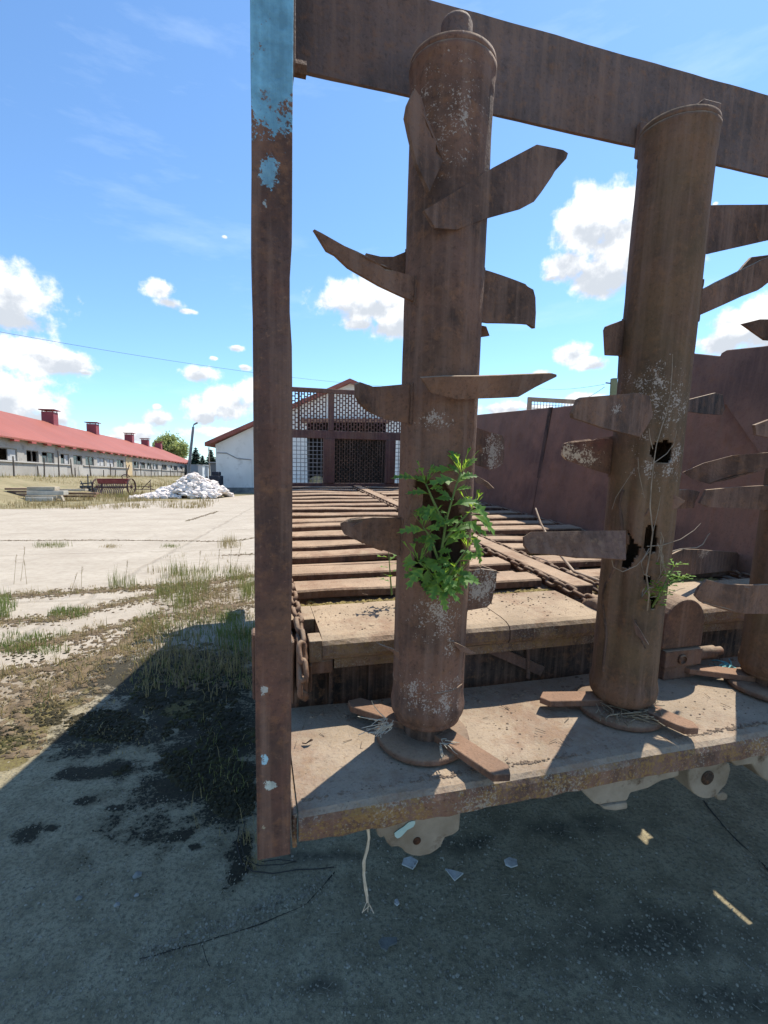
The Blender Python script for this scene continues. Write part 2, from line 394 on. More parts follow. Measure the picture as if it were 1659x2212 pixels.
M_bead = rust('rust_weld', mid=(.11, .07, .055), dustamt=.5, bump=.9)
def paddle(par, pts, o, ang, bend=0.0, th=.008, mat=None, tilt=0.0, crease=None, k=9, refine=False):
    """a welded plate: outline on the upright plane through o=(x,y) whose outward direction is ang degrees from +X"""
    d = Vector((math.cos(rad(ang)), math.sin(rad(ang)), 0)); nrm = Vector((-d.y, d.x, tilt)).normalized()
    p0 = Vector((o[0], o[1], 0)) if len(o) == 2 else Vector(o)
    P = [TP(a, b, p0, nrm) for a, b in pts]
    s = [(p-p0).dot(d) for p in P]; s0, s1 = min(s), max(s)
    bm = bmesh.new(); vv = [bm.verts.new(p) for p in P]; f = bm.faces.new(vv)
    bmesh.ops.triangulate(bm, faces=[f])
    for i in range(1, k):
        g = bm.verts[:]+bm.edges[:]+bm.faces[:]
        bmesh.ops.bisect_plane(bm, geom=g, plane_co=p0+d*(s0+(s1-s0)*i/k), plane_no=d)
    zs = [p.z for p in P]; z0, z1 = min(zs), max(zs)
    for i in range(1, 5):
        g = bm.verts[:]+bm.edges[:]+bm.faces[:]
        bmesh.ops.bisect_plane(bm, geom=g, plane_co=Vector((0, 0, z0+(z1-z0)*i/5)), plane_no=Vector((0, 0, 1)))
    sgn = 1 if abs(s1) > abs(s0) else -1
    far = s1 if sgn > 0 else s0; near = s0 if sgn > 0 else s1
    for v in bm.verts:
        q = max(0, ((v.co-p0).dot(d)-near)/(far-near))
        v.co += nrm*(bend*q*q+.0018*noise.noise(v.co*9))
        if crease:                              # (start fraction, slope): the tip folds over from there
            e = max(0, q-crease[0]); v.co += nrm*(crease[1]*e)
    h = (Vector((par['ax'], BY, 0))-Vector((p0.x, p0.y, 0))).dot(nrm)
    if abs(h) < par['rad']*.9 and th > .006:
        foot = Vector((par['ax'], BY, 0))-Vector((nrm.x, nrm.y, 0))*h; e = foot+d*math.sqrt(par['rad']**2-h*h)*sgn
        se = (e-p0).dot(d); zz = [v.co.z for v in bm.verts if abs((v.co-p0).dot(d)-se) < abs(s1-s0)*.13]
        if len(zz) > 1 and max(zz)-min(zz) > .02:
            wm = MB(); k_ = max(4, int((max(zz)-min(zz))/.006))
            for si in (-1, 1):
                wm.tube([Vector((e.x, e.y, min(zz)+(max(zz)-min(zz))*i/k_))+nrm*si*(.005+.001*noise.noise(Vector((i, s0*9, si))))+d*sgn*(.001+.002*noise.noise(Vector((i*1.7, s1*7, 3)))) for i in range(k_+1)], .0042, 6)
            me_w = wm.build('weld_bead', M_bead, par, off=BASE)
    me = bpy.data.meshes.new('paddle')
    for v in bm.verts: v.co -= BASE
    bmesh.ops.recalc_face_normals(bm, faces=bm.faces)
    bm.to_mesh(me); bm.free()
    me.materials.append(mat or M_rust)
    ob = bpy.data.objects.new('paddle', me); C.objects.link(ob); ob.parent = par
    md = ob.modifiers.new('solid', 'SOLIDIFY'); md.thickness = th; md.offset = 0
    md = ob.modifiers.new('bevel', 'BEVEL'); md.width = .0018; md.segments = 2; md.limit_method = 'ANGLE'; md.angle_limit = rad(50)
    return ob
def flake_mat(name, px, y, r, amt=1.0, **kw):
    c = T(*px, 1, y)-BASE; return rust(name, spots=((c, r, amt),), **kw)

# --- beater one
h1 = [(893, 1034), (905, 1026), (928, 1030), (960, 1040), (985, 1075), (1003, 1130), (1000, 1190), (985, 1240), (950, 1275), (915, 1270), (898, 1235), (890, 1150)]
def s_(px, y, r, amt): return (tuple(T(*px, 1, y)-BASE), r, amt)
M_b1 = rust('rust_beater_flaking', mid=(.155, .085, .062), spots=(
    s_((945, 1335), .93, (.055, .08, .075), .55), s_((900, 1500), .93, (.04, .07, .055), .5), s_((955, 1510), .93, (.05, .07, .06), .62),
    s_((975, 1400), .93, (.03, .06, .03), .5), s_((935, 905), .93, (.045, .06, .03), .35), s_((975, 240), .93, (.09, .07, .13), .05), s_((915, 170), .94, (.03, .06, .04), .45)))
b1 = beater(.395, .0800, -.640, .735, M_b1, holes=[h1], dents=((4.4, -.42, .3, .05, -.006), (4.9, .25, .4, .2, -.003)), seed=1)
b1x = (.395, 1.01)
paddle(b1, [(894, 195), (908, 215), (906, 238), (954, 348), (925, 415), (897, 356), (882, 294), (874, 255), (879, 228)], (.352, .925), 204)
paddle(b1, [(914, 456), (1000, 404), (1065, 362), (1165, 308), (1228, 316), (1240, 322), (1236, 334), (1208, 364), (1201, 376), (1175, 412), (1158, 433), (1130, 448), (1055, 470), (985, 497), (938, 494)], (.395, .928), 12, bend=.02)
paddle(b1, [(668, 511), (686, 518), (735, 540), (788, 564), (850, 588), (940, 610), (940, 672), (885, 649), (815, 620), (745, 585), (716, 561), (697, 553)], (.395, .99), 8, bend=-.03)
paddle(b1, [(788, 552), (820, 558), (848, 557), (888, 540), (940, 520), (940, 640), (880, 630), (800, 600), (789, 570)], (.395, 1.045), 176, bend=.01)
paddle(b1, [(1000, 575), (1054, 585), (1141, 609), (1163, 617), (1172, 631), (1176, 664), (1174, 699), (1152, 695), (1054, 697), (1000, 690)], (.395, 1.0), -6, bend=.03, crease=(.85, .12))
paddle(b1, [(1020, 700), (1048, 706), (1055, 726), (1040, 728), (1020, 726)], (.395, 1.03), 10)
M_fl = rust('rust_paddle_tan', dust=(.45, .34, .2))
paddle(b1, [(758, 834), (766, 829), (800, 836), (874, 830), (940, 828), (940, 925), (870, 912), (839, 907), (788, 887), (770, 874), (760, 860)], (.395, .985), 4, bend=.02, crease=(.66, -.16), mat=M_fl)
paddle(b1, [(908, 815), (960, 812), (1036, 812), (1120, 810), (1203, 809), (1214, 812), (1214, 817), (1163, 839), (1123, 859), (1054, 861), (985, 862), (930, 848)], (.395, .930), 10, bend=.02, tilt=.3)
M_ph = flake_mat('rust_paddle_flaking', (1078, 975), 1.05, (.035, .2, .05), 1.0, mid=(.13, .06, .05))
paddle(b1, [(980, 915), (1032, 925), (1062, 934), (1092, 940), (1098, 948), (1098, 989), (1093, 1003), (1069, 1016), (1030, 1004), (980, 1000)], (.395, 1.03), 12, bend=.02, mat=M_ph)
paddle(b1, [(739, 1134), (748, 1128), (770, 1125), (792, 1121), (806, 1119), (861, 1121), (930, 1121), (930, 1210), (857, 1198), (832, 1190), (815, 1178), (770, 1168), (747, 1156), (741, 1145)], (.395, 1.0), 2, bend=.02)
paddle(b1, [(960, 1228), (1005, 1233), (1040, 1230), (1078, 1237), (1075, 1270), (1065, 1306), (1054, 1315), (1005, 1319), (960, 1315)], (.395, 1.0), -8, bend=.02, mat=flake_mat('rust_paddle_white_flakes', (1052, 1268), .98, (.05, .25, .045), 1.15, mid=(.09, .045, .035)))
paddle(b1, [(1030, 1232), (1040, 1221), (1060, 1228), (1079, 1237), (1060, 1238)], (.395, 1.03), 0)
# torn flaps
paddle(b1, [(881, 1037), (899, 1055), (914, 1067), (912, 1102), (899, 1124), (891, 1149), (872, 1144), (886, 1117), (896, 1087), (893, 1067)], (.345, .935), 150, bend=.02, th=.003)
paddle(b1, [(1022, 1030), (1030, 1028), (1043, 1040), (1049, 1052), (1044, 1055), (1038, 1046), (1028, 1044)], (.455, .985), 10, th=.003, bend=-.03)
paddle(b1, [(828, 1398), (850, 1402), (862, 1409), (860, 1424), (850, 1409)], (.395, .95), 14, th=.004, bend=.02)
paddle(b1, [(974, 1384), (980, 1386), (1004, 1397), (1026, 1411), (1018, 1412), (994, 1406)], (.395, .925), 5, th=.006)
# --- base bars of beater one
M_bar = rust('rust_bar', mid=(.20, .105, .068), dust=(.33, .205, .13), dustamt=.75)
def base_bar(par, a, b, w=.050, h=.017, z=-.671):
    a, b = Vector((*a, z)), Vector((*b, z)); m = MB(); e = (b-a).normalized(); x = Vector((0, 0, 1)).cross(e)*w/2; u = Vector((0, 0, h/2))
    tip = b+e*.02
    pts = [a+x, a-x, b-x, tip+x*.2, b+x*1.0]
    m.poly([p-u for p in pts], u*2); return part(m, 'base_bar', M_bar, par, bevel=.0015)
base_bar(b1, (.41, .985), tuple(T(1082, 1668, 2, -.668))[:2])
base_bar(b1, (.36, 1.03), tuple(T(768, 1520, 2, -.668))[:2])

# --- beater two
h2 = [[(1398, 968), (1403, 957), (1424, 956), (1450, 958), (1450, 996), (1420, 1000), (1404, 985)],
      [(1360, 1145), (1368, 1170), (1385, 1184), (1372, 1206), (1356, 1228), (1345, 1228), (1342, 1216), (1352, 1190)],
      [(1393, 1140), (1402, 1130), (1418, 1136), (1416, 1190), (1398, 1194), (1388, 1185), (1392, 1170)],
      [(1388, 1240), (1406, 1243), (1408, 1262), (1396, 1262)], [(1404, 1285), (1418, 1290), (1412, 1316), (1404, 1316)],
      ]
M_b2 = rust('rust_beater_olive', mid=(.12, .07, .045), olive=.4, spots=(
    s_((1440, 870), .93, (.075, .09, .06), .5), s_((1440, 990), .93, (.07, .09, .08), .52), s_((1420, 820), .93, (.1, .09, .06), .35),
    s_((1325, 1460), .93, (.016, .05, .035), 1.1), s_((1340, 1150), .93, (.05, .07, .2), .22)))
b2 = beater(.958, .0770, -.660, .722, M_b2, holes=h2, dents=((3.6, -.3, .22, .25, -.010), (4.2, -.25, .2, .1, -.006), (3.85, -.1, .16, .3, .006)), seed=5)
def on_pipe(px, py, bx, r):
    d = tray(px, py); A = d.x*d.x+d.y*d.y; B = d.x*bx+d.y*BY; Cc = bx*bx+BY*BY-r*r
    k = (B-math.sqrt(max(0, B*B-A*Cc)))/A; return d*k
m = MB(); m.tube([on_pipe(x, y, .958, .0785) for x, y in ((1347, 1058), (1342, 1072), (1338, 1090), (1341, 1112), (1343, 1135), (1340, 1160), (1339, 1185), (1334, 1210), (1327, 1230), (1318, 1248), (1309, 1262), (1303, 1282), (1303, 1305), (1306, 1330), (1309, 1355), (1310, 1380), (1307, 1405), (1304, 1430), (1303, 1450))], .0042, 7)
part(m, 'torn_seam', M_dark, b2)
m = MB(); m.tube([on_pipe(x, y, .958, .0785) for x, y in ((1372, 1340), (1378, 1365), (1386, 1385), (1394, 1400))], .004, 6, r1=.002)
part(m, 'torn_edge', M_dark, b2); m = MB()
m.tube([on_pipe(x, y, .958, .078) for x, y in ((1404, 1100), (1395, 1112), (1380, 1117), (1372, 1110))], .004, 6, r1=.002); part(m, 'torn_edge', M_dark, b2)
for zz in (-.635,):
    m = MB(); vs_ = [(.395+(.0815+.0012*noise.noise(Vector((a, 2, 0))))*math.cos(a*2*PI/60), BY+(.0815+.0012*noise.noise(Vector((a, 5, 0))))*math.sin(a*2*PI/60), -.545+.004*noise.noise(Vector((a*.4, 1, 1)))) for a in range(61)]
    m.tube(vs_, .0022, 6, cap=False); part(m, 'weld_bead', M_rust, b1)
b2x = (.958, 1.01)
paddle(b2, [(1500, 446), (1541, 444), (1659, 443), (1760, 440), (1792, 468), (1770, 497), (1659, 519), (1531, 548), (1500, 545)], (.958, 1.03), 10)
paddle(b2, [(1480, 642), (1513, 627), (1548, 609), (1590, 589), (1659, 557), (1700, 542), (1712, 580), (1659, 618), (1647, 625), (1607, 639), (1510, 681), (1480, 690)], (.958, .955), 12, bend=.03)
paddle(b2, [(1590, 592), (1606, 572), (1621, 556), (1659, 551), (1710, 540), (1710, 600), (1620, 620)], (.958, 1.07), 12)
paddle(b2, [(1295, 717), (1299, 709), (1308, 705), (1349, 690), (1400, 685), (1400, 772), (1346, 770), (1299, 770)], (.958, 1.04), 172, bend=.02)
paddle(b2, [(1276, 861), (1282, 857), (1375, 849), (1400, 856), (1407, 898), (1393, 923), (1380, 944), (1316, 925), (1267, 902), (1266, 892)], (.958, .950), 205, bend=-.03, mat=flake_mat('rust_paddle_speckled', (1275, 890), .92, (.02, .2, .02), .7))
paddle(b2, [(1440, 866), (1488, 863), (1553, 848), (1570, 852), (1577, 883), (1570, 896), (1528, 894), (1484, 889), (1440, 889)], (.958, 1.05), 22, bend=.02, mat=rust('rust_paddle_dark', mid=(.045, .035, .034), dark=(.025, .02, .02)))
paddle(b2, [(1211, 958), (1240, 956), (1269, 954), (1322, 946), (1375, 940), (1375, 1040), (1315, 1025), (1269, 1011), (1214, 992), (1206, 982), (1207, 965)], (.958, 1.04), 170, bend=.02, mat=flake_mat('rust_paddle_pale_flakes', (1243, 983), 1.05, (.065, .3, .03), .95, spotcol=(.50, .40, .30), mid=(.13, .05, .04)))
paddle(b2, [(1141, 1155), (1154, 1146), (1200, 1147), (1295, 1147), (1350, 1147), (1350, 1210), (1297, 1206), (1250, 1204), (1207, 1197), (1154, 1192), (1142, 1174)], (.958, 1.0), 2, bend=.02, tilt=-.45)
paddle(b2, [(1420, 1058), (1462, 1058), (1491, 1058), (1510, 1060), (1524, 1064), (1518, 1075), (1510, 1087), (1508, 1098), (1462, 1099), (1420, 1099)], (.958, 1.03), 15, bend=.02)
paddle(b2, [(1408, 1040), (1440, 1060), (1479, 1082), (1462, 1097), (1433, 1109), (1410, 1090)], (.985, .93), -20, bend=.02)
paddle(b2, [(1420, 1203), (1451, 1197), (1473, 1186), (1510, 1187), (1590, 1193), (1599, 1206), (1597, 1222), (1588, 1231), (1491, 1241), (1420, 1240)], (.958, 1.08), 25, mat=flake_mat('rust_paddle_pale_tip', (1570, 1205), 1.3, (.08, .4, .02), .8, spotcol=(.36, .28, .22)))
paddle(b2, [(1365, 1330), (1371, 1343), (1384, 1362), (1393, 1378), (1400, 1389), (1386, 1380), (1374, 1370)], (.905, .925), -35, th=.005, bend=-.01)
base_bar(b2, (.97, .985), tuple(T(1488, 1570, 2, -.668))[:2])
base_bar(b2, (.92, 1.02), tuple(T(1180, 1508, 2, -.668))[:2])
# --- beater three
M_b3 = rust('rust_beater_mossy', mid=(.12, .065, .04), olive=.6)
b3 = beater(1.495, .0770, -.655, .722, M_b3, dents=((3.7, -.45, .5, .05, -.012),), seed=9)
paddle(b3, [(1531, 1025), (1564, 1003), (1608, 985), (1656, 978), (1700, 975), (1720, 1020), (1659, 1011), (1612, 1030), (1568, 1049), (1545, 1040)], (1.495, 1.0), 172, bend=-.02, crease=(.35, -.12))
paddle(b3, [(1510, 1087), (1524, 1058), (1564, 1054), (1606, 1051), (1641, 1049), (1720, 1048), (1720, 1108), (1659, 1102), (1600, 1098), (1528, 1095)], (1.495, 1.03), 178)
paddle(b3, [(1543, 1299), (1550, 1278), (1561, 1261), (1585, 1266), (1605, 1264), (1660, 1262), (1660, 1325), (1604, 1325), (1579, 1318), (1550, 1311)], (1.495, .97), 190, crease=(.5, -.1))
paddle(b3, [(1627, 918), (1660, 906), (1720, 900), (1720, 950), (1660, 945), (1630, 940)], (1.495, .97), 185)
paddle(b3, [(1600, 700), (1640, 690), (1720, 690), (1720, 740), (1650, 735)], (1.495, 1.2), 178)
base_bar(b3, (1.50, .99), (1.72, .86)); base_bar(b3, (1.46, 1.03), (1.30, 1.12))

# ---------------- deck floor, slats, chains
m = MB(); m.box((.06, 1.445, -.575), (2.045, 5.52, -.547)); part(m, 'deck_floor', rust('rust_floor', dust=(.44, .34, .24), dustamt=.97, grain=1.5))
# rear lip: a rounded beam across the end of the deck
def lip(x0, x1, notch=None):
    pr = [(1.44, -.503), (1.23, -.500), (1.195, -.502), (1.178, -.508), (1.170, -.518), (1.168, -.545), (1.175, -.560), (1.23, -.565), (1.44, -.542)]
    n = len(pr); k = max(2, int((x1-x0)/.04)); vs = []
    for i in range(k+1):
        x = x0+(x1-x0)*i/k
        vs += [(x, y+.003*noise.noise(Vector((x*5, 3, j))), z+.002*noise.noise(Vector((x*9, j, 0)))) for j, (y, z) in enumerate(pr)]
    m = MB(); m.add(vs, [(i*n+j, i*n+(j+1) % n, (i+1)*n+(j+1) % n, (i+1)*n+j) for i in range(k) for j in range(n)])
    m.add(vs[:n], [tuple(range(n))]); m.add(vs[-n:], [tuple(range(n))])
    return m
m = lip(.166, .700); m2 = lip(.703, 1.03)
m.add(m2.v, m2.f); m.box((.132, 1.168, -.56), (.1655, 1.225, -.503)); m.box((.132, 1.325, -.545), (.1655, 1.44, -.503))
part(m, 'deck_lip', M_lip, bevel=.003, seg=2)
m = lip(1.335, 1.99); part(m, 'deck_lip', M_lip, bevel=.003, seg=2)
m = MB(); m.box((.20, 1.19, -.592), (1.99, 1.232, -.5665)); part(m, 'lip_support', M_lip)
m = MB(); m.box((.132, 1.18, -.60), (.195, 1.235, -.562)); m.box((.086, 1.17, -.67), (.095, 1.25, -.50)); m.box((.132, 1.165, -.64), (.14, 1.25, -.565)); part(m, 'sprocket_bracket', M_chain, bevel=.004)
# slats
i = 0; y = 1.575
while y < 5.35:
    w = .108+jit(.02); z = -.503+jit(.006)
    for (xa, xb) in ((.135, 1.075), (1.235, 2.0)):
        m = MB(); k = 12; vs = []
        a = jit(.012)
        pr = [(y+w, z-.035), (y+w, z), (y+.006, z), (y, z-.006), (y, z-.030), (y+.008, z-.030)]
        for q in range(k+1):
            x = xa+(xb-xa)*q/k
            dz = .011*noise.noise(Vector((x*2.2, y*3, 4)))
            vs += [(x, yy+a*(x-xa)+.004*noise.noise(Vector((x*3, y, 1))), zz+dz) for (yy, zz) in pr]
        n = len(pr)
        m.add(vs, [(q*n+j, q*n+(j+1) % n, (q+1)*n+(j+1) % n, (q+1)*n+j) for q in range(k) for j in range(n)])
        m.add(vs[:n], [tuple(range(n))]); m.add(vs[-n:], [tuple(range(n))])
        part(m, 'conveyor_slat', M_slat, bevel=.0015)
    if R.random() < .85:                       # a fallen flat strip between two slats
        m = MB(); yy = y+.165+jit(.02)
        m.box((.14, yy, -.546), (1.06, yy+.04+jit(.012), -.522), Matrix.Rotation(jit(.006), 4, 'Z')); part(m, 'floor_strip', M_slat, bevel=.002)
    y += .245+jit(.02); i += 1
m = MB(); m.box((1.118, 1.45, -.546), (1.202, 5.50, -.494)); part(m, 'chain_guide', M_slat, bevel=.003)
def links(path, pitch=.054, L=.070, W=.041, r=.0074):
    m = MB(); pts = []; acc = 0
    P = [Vector(p) for p in path]; segs = [(P[i], P[i+1]) for i in range(len(P)-1)]
    total = sum((b-a).length for a, b in segs); N = int(total/pitch)
    def pos(s):
        for a, b in segs:
            l_ = (b-a).length
            if s <= l_: return a+(b-a)*(s/l_), (b-a).normalized()
            s -= l_
        return P[-1], (P[-1]-P[-2]).normalized()
    for i in range(N):
        c, d = pos((i+.5)*pitch); c = c+Vector((jit(.002), jit(.002), jit(.002)))
        side = d.cross(Vector((1, 0, 0))).normalized() if abs(d.x) < .9 else Vector((0, 0, 1))
        sx = Vector((1, 0, 0)); tw = jit(.2)+(PI/4 if i % 2 else -PI/4)
        w = sx*math.cos(tw)+side*math.sin(tw)
        ring = []
        hl = L/2-W/2
        for q in range(12):
            a = 2*PI*q/12; ca, sa = math.cos(a), math.sin(a)
            ring.append(c+d*(ca*(W/2-r)+(hl if ca > 0 else -hl))+w*(sa*(W/2-r)))
        nn = 6; vs = []
        nrm = d.cross(w).normalized()
        for q in range(12):
            t_ = (ring[(q+1) % 12]-ring[q-1]).normalized(); o1 = t_.cross(nrm).normalized()
            vs += [ring[q]+(o1*math.cos(2*PI*j/nn)+nrm*math.sin(2*PI*j/nn))*r for j in range(nn)]
        m.add(vs, [(q*nn+j, q*nn+(j+1) % nn, ((q+1) % 12)*nn+(j+1) % nn, ((q+1) % 12)*nn+j) for q in range(12) for j in range(nn)], True)
    return m
for cx in (1.098, 1.222):
    part(links([(cx, 1.20, -.515), (cx, 1.45, -.505), (cx, 3, -.517), (cx, 5.45, -.515)]), 'conveyor_chain', M_chain)
part(links([(.10, 5.4, -.515), (.112, 2.2, -.50), (.114, 1.5, -.478), (.114, 1.24, -.488), (.113, 1.165, -.515), (.113, 1.13, -.57), (.113, 1.135, -.62), (.113, 1.18, -.66)], .045, .062, .036, .0068), 'conveyor_chain', M_chain)
part(links([(1.99, 1.25, -.515), (1.99, 5.4, -.515)]), 'conveyor_chain', M_chain)
m = MB(); m.lathe([(0, -.012), (.06, -.012), (.06, .012), (0, .012)], (.112, 1.20, -.572), 12, 'x', smooth=False); part(m, 'sprocket', M_chain, bevel=.002)
m = MB(); m.lathe([(.02, 1.03), (.055, 1.035), (.055, 1.10), (.02, 1.10)], (0, 1.25, -.53), 24, 'x'); part(m, 'sprocket', M_chain)
# gearbox with arched guard behind beater two
m = MB(); gx, gy = 1.268, 1.135
arch = [(gx+.075*math.cos(a), gy-.02, -.52+.075*math.sin(a)) for a in [PI*q/14 for q in range(15)]]
arch = [(gx+.075, gy-.02, -.60)]+arch+[(gx-.075, gy-.02, -.60)]
m.poly(arch, (0, .09, 0)); gb = part(m, 'drive_gearbox', rust('rust_gearbox', mid=(.12, .06, .045), dustamt=.7), bevel=.006, seg=2)
m = MB(); m.box((gx-.07, gy-.03, -.655), (gx+.07, gy+.06, -.602)); m.box((gx-.062, gy-.022, -.6995), (gx+.062, gy+.05, -.6555)); part(m, 'gearbox_base', M_rust, gb, bevel=.004, seg=2)
m = MB(); m.lathe([(0, 0), (.02, 0), (.02, .07), (.014, .075), (.014, .1), (0, .1)], (gx+.07, gy-.005, -.63), 16, 'x'); part(m, 'shaft_stub', M_rust, gb)
m = MB(); m.lathe([(.012, 0), (.016, -.004), (.012, -.008)], (gx-.01, gy-.03, -.63), 12, 'y'); part(m, 'grease_ring', M_chain, gb)
# undercarriage
m = MB(); m.box((.05, 1.245, -.98), (2.06, 1.262, -.577)); m.box((.05, 1.2625, -.625), (2.06, 1.60, -.60))  # beam plate, then an unseen sheet added to stop light leaking through
for x in (.19, .30): m.box((x, 1.21, -.95), (x+.012, 1.244, -.60))
part(m, 'rear_beam_and_light_seal', M_dark)
m = MB(); m.bar((.66, 1.215, -.585), (.86, 1.235, -.69), .012, .03); part(m, 'brace', M_rust)
m = MB(); m.tube([(.80, 1.225, -.59), (.805, 1.22, -.70)], .006); part(m, 'brace', M_rust)
for x in (.35, 1.65):
    m = MB(); m.box((x, 1.265, -.80), (x+.09, 5.9, -.58)); part(m, 'chassis_rail', M_dark)
M_tyre = plain('old_tyre', (.025, .025, .027), (.06, .055, .05), 12)
for x in (.17, 1.66):
    for yy in (2.6, 3.6):
        m = MB(); m.lathe([(.24, -.11), (.36, -.125), (.41, -.09), (.415, 0), (.41, .09), (.36, .125), (.24, .11), (.24, -.11)], (x+.125, yy, -1.21-.0715*(yy-2.6)), 40, 'x'); w = part(m, 'wheel', M_tyre)
        m = MB(); m.lathe([(0, -.04), (.2, -.05), (.24, -.10), (.24, .10), (.2, .05), (0, .04)], (x+.125, yy, -1.21-.0715*(yy-2.6)), 32, 'x'); part(m, 'rim', M_rust, w)
# side walls: right one seen from inside, left one edge-on behind the post
def wall(xb, lean, prof, th, name='side_wall', mat=M_wall, joint=None):
    m = MB(); n = len(prof)
    f = lambda y, z: (xb+lean*(z+.5)/.8, y, z)
    m.poly([f(y, z) for y, z in prof], (th, 0, 0)); return part(m, name, mat, bevel=.004)
LEAN = .10
def WT(px, py):                                # survey the right wall's leaning face
    nrm = Vector((.8, 0, -LEAN)); return TP(px, py, (2.05, 0, -.5), nrm)
wt = [WT(*p) for p in ((1035, 897), (1187, 880), (1280, 870))]
zt = sum(p.z for p in wt)/3
y_j = WT(1187, 900).y
w_r = wall(2.05, LEAN, [(y_j+.004, -.546), (5.45, -.546), (5.45, zt+.01), (y_j+.004, zt)], .006)
w_r2 = wall(2.05, LEAN, [(1.30, -.546), (y_j-.004, -.546), (y_j-.004, zt-.004), (2.3, zt), (1.30, zt+.01)], .006)
ext = [WT(*p) for p in ((1485, 768), (1499, 763), (1566, 770), (1568, 764), (1580, 757), (1659, 749), (1760, 735), (1760, 1010), (1659, 990), (1579, 876), (1520, 862), (1485, 862))]
m = MB(); m.poly([p-Vector((.03, 0, 0)) for p in ext], (.02, 0, 0)); part(m, 'wall_extension', rust('rust_extension', mid=(.215, .13, .10), dark=(.155, .10, .082), dustamt=.2, grain=.5), w_r2, bevel=.003)
m = MB(); m.poly([(2.02+.03, y_j-.02, -.546), (2.05+.09, y_j-.02, zt), (2.05+.09, y_j+.02, zt), (2.05, y_j+.02, -.546)], (.012, 0, 0)); part(m, 'weld_seam', M_dark, w_r)
wall(.046, 0, [(1.262, -.64), (1.262, .60), (2.0, .88), (3.4, .86), (5.5, -.40), (5.5, -.64)], .012)  # hidden left wall, top edge shaped to cast the yard's shadow outline
m = MB()
for ya, yb in ((.9, 1.37), (1.56, 1.83), (1.89, 5.5)): m.box((2.064, ya, -.60), (2.0995, yb, -.50))
m.box((2.10, .7, -.62), (3.9, 5.5, -.575)); part(m, 'sun_blocker', M_wall, bevel=.003)  # unseen slab and infill added to block the sun, leaving two lit slots

# front guard with mesh panels
FY = 5.5
gp = lambda x, y: T(x, y, 1, FY)
gtop, gmid0, gmid1, gbot = .565, .125, .035, -.47
m = MB()
m.box((.10, FY-.02, gtop-.03), (2.02, FY+.02, gtop+.02)); m.box((.10, FY-.025, gmid1), (2.02, FY+.025, gmid0))
m.box((.10, FY-.02, gbot-.07), (2.02, FY+.02, gbot)); m.box((.10, FY-.02, gbot), (.15, FY+.02, gtop-.03)); m.box((1.97, FY-.02, gbot), (2.02, FY+.02, gtop-.03))
m.box((.825, FY-.03, gmid0), (.885, FY+.03, gtop-.03)); m.box((.77, FY-.03, gbot), (.90, FY+.03, gmid1)); m.box((1.50, FY-.03, gbot), (1.62, FY+.03, gmid1))
m.box((.80, FY-.04, gbot-.14), (1.62, FY+.03, gbot-.071))
fg = part(m, 'front_guard', M_guard, bevel=.004)
def perf(x0, x1, z0, z1, pw, ph, bw):
    m = MB(); nx = int((x1-x0)/pw); nz = int((z1-z0)/ph); t = .003; y0, y1 = FY-t, FY+t
    for i in range(nx+1):
        x = x0+i*pw; m.box((x-bw/2, y0, z0), (x+bw/2, y1, z1))
        if i < nx:
            for j in range(nz+1):
                z = z0+(j+(.5 if i % 2 else 0))*ph
                if z < z1: m.box((x+bw/2, y0, z-bw/2), (x+pw-bw/2, y1, z+bw/2))
    return m
def wire(x0, x1, z0, z1, p, r=.0036):
    m = MB(); x = x0
    while x < x1: m.box((x-r, FY-r, z0), (x+r, FY+r, z1)); x += p
    z = z0
    while z < z1: m.box((x0, FY-r*.9, z-r), (x1, FY+r*.9, z+r)); z += p
    return m
part(perf(.15, .825, gmid0, gtop-.03, .034, .052, .0125), 'mesh_panel', M_guard, fg)
part(perf(.885, 1.97, gmid0, gtop-.03, .034, .052, .0125), 'mesh_panel', M_guard, fg)
part(perf(.90, 1.50, gbot, gmid1, .030, .052, .011), 'mesh_panel', M_dark, fg)
part(wire(.15, .77, gbot, gmid1, .046), 'mesh_panel', plain('grey_wire', (.2, .2, .2), (.3, .29, .28), 9), fg)
part(wire(1.62, 1.97, gbot, gmid1, .046), 'mesh_panel', plain('pale_wire', (.2, .2, .2), (.3, .29, .28), 9), fg)
for x in (.32, .50, .66, 1.05, 1.25): 
    m = MB(); m.box((x-.006, FY-.03, gmid0), (x+.006, FY-.008, gtop-.03)); part(m, 'stiffener', M_guard, fg)

# a second mesh guard standing beyond the right wall (another trailer's)
m = MB(); pa = T(1142, 862, 1, 6.2)
gx0 = pa.x
for a, b in (((gx0, 6.2, pa.z-.03), (gx0+1.9, 6.24, pa.z+.03)), ((gx0, 6.2, -1.3), (gx0+.06, 6.24, pa.z-.03)), ((gx0+1.84, 6.2, -1.3), (gx0+1.9, 6.24, pa.z-.03)), ((gx0+.06, 6.2, -.6), (gx0+1.84, 6.24, -.54))): m.box(a, b)
og = t2w((gx0+.9, 6.2, -1.93))
tg = thing('mesh_guard', og, 'pale rusty mesh guard frame sticking up behind the right side wall', 'guard frame'); tg.rotation_euler = ROT.to_euler()
OF = ROT.inverted() @ (og-CAM)
m.build('frame', plain('faded_frame', (.20, .13, .10), (.34, .27, .2), 5), tg, off=OF, bevel=.004)
m = MB(); x = gx0+.06
while x < gx0+1.84: m.box((x-.003, 6.217, -.54), (x+.003, 6.223, pa.z-.03)); x += .05
z = -.5
while z < pa.z-.03: m.box((gx0+.06, 6.2175, z-.003), (gx0+1.84, 6.2225, z+.003)); z += .05
m.build('mesh_panel', plain('frame_wire', (.2, .16, .14), (.3, .27, .24), 9), tg, off=OF)
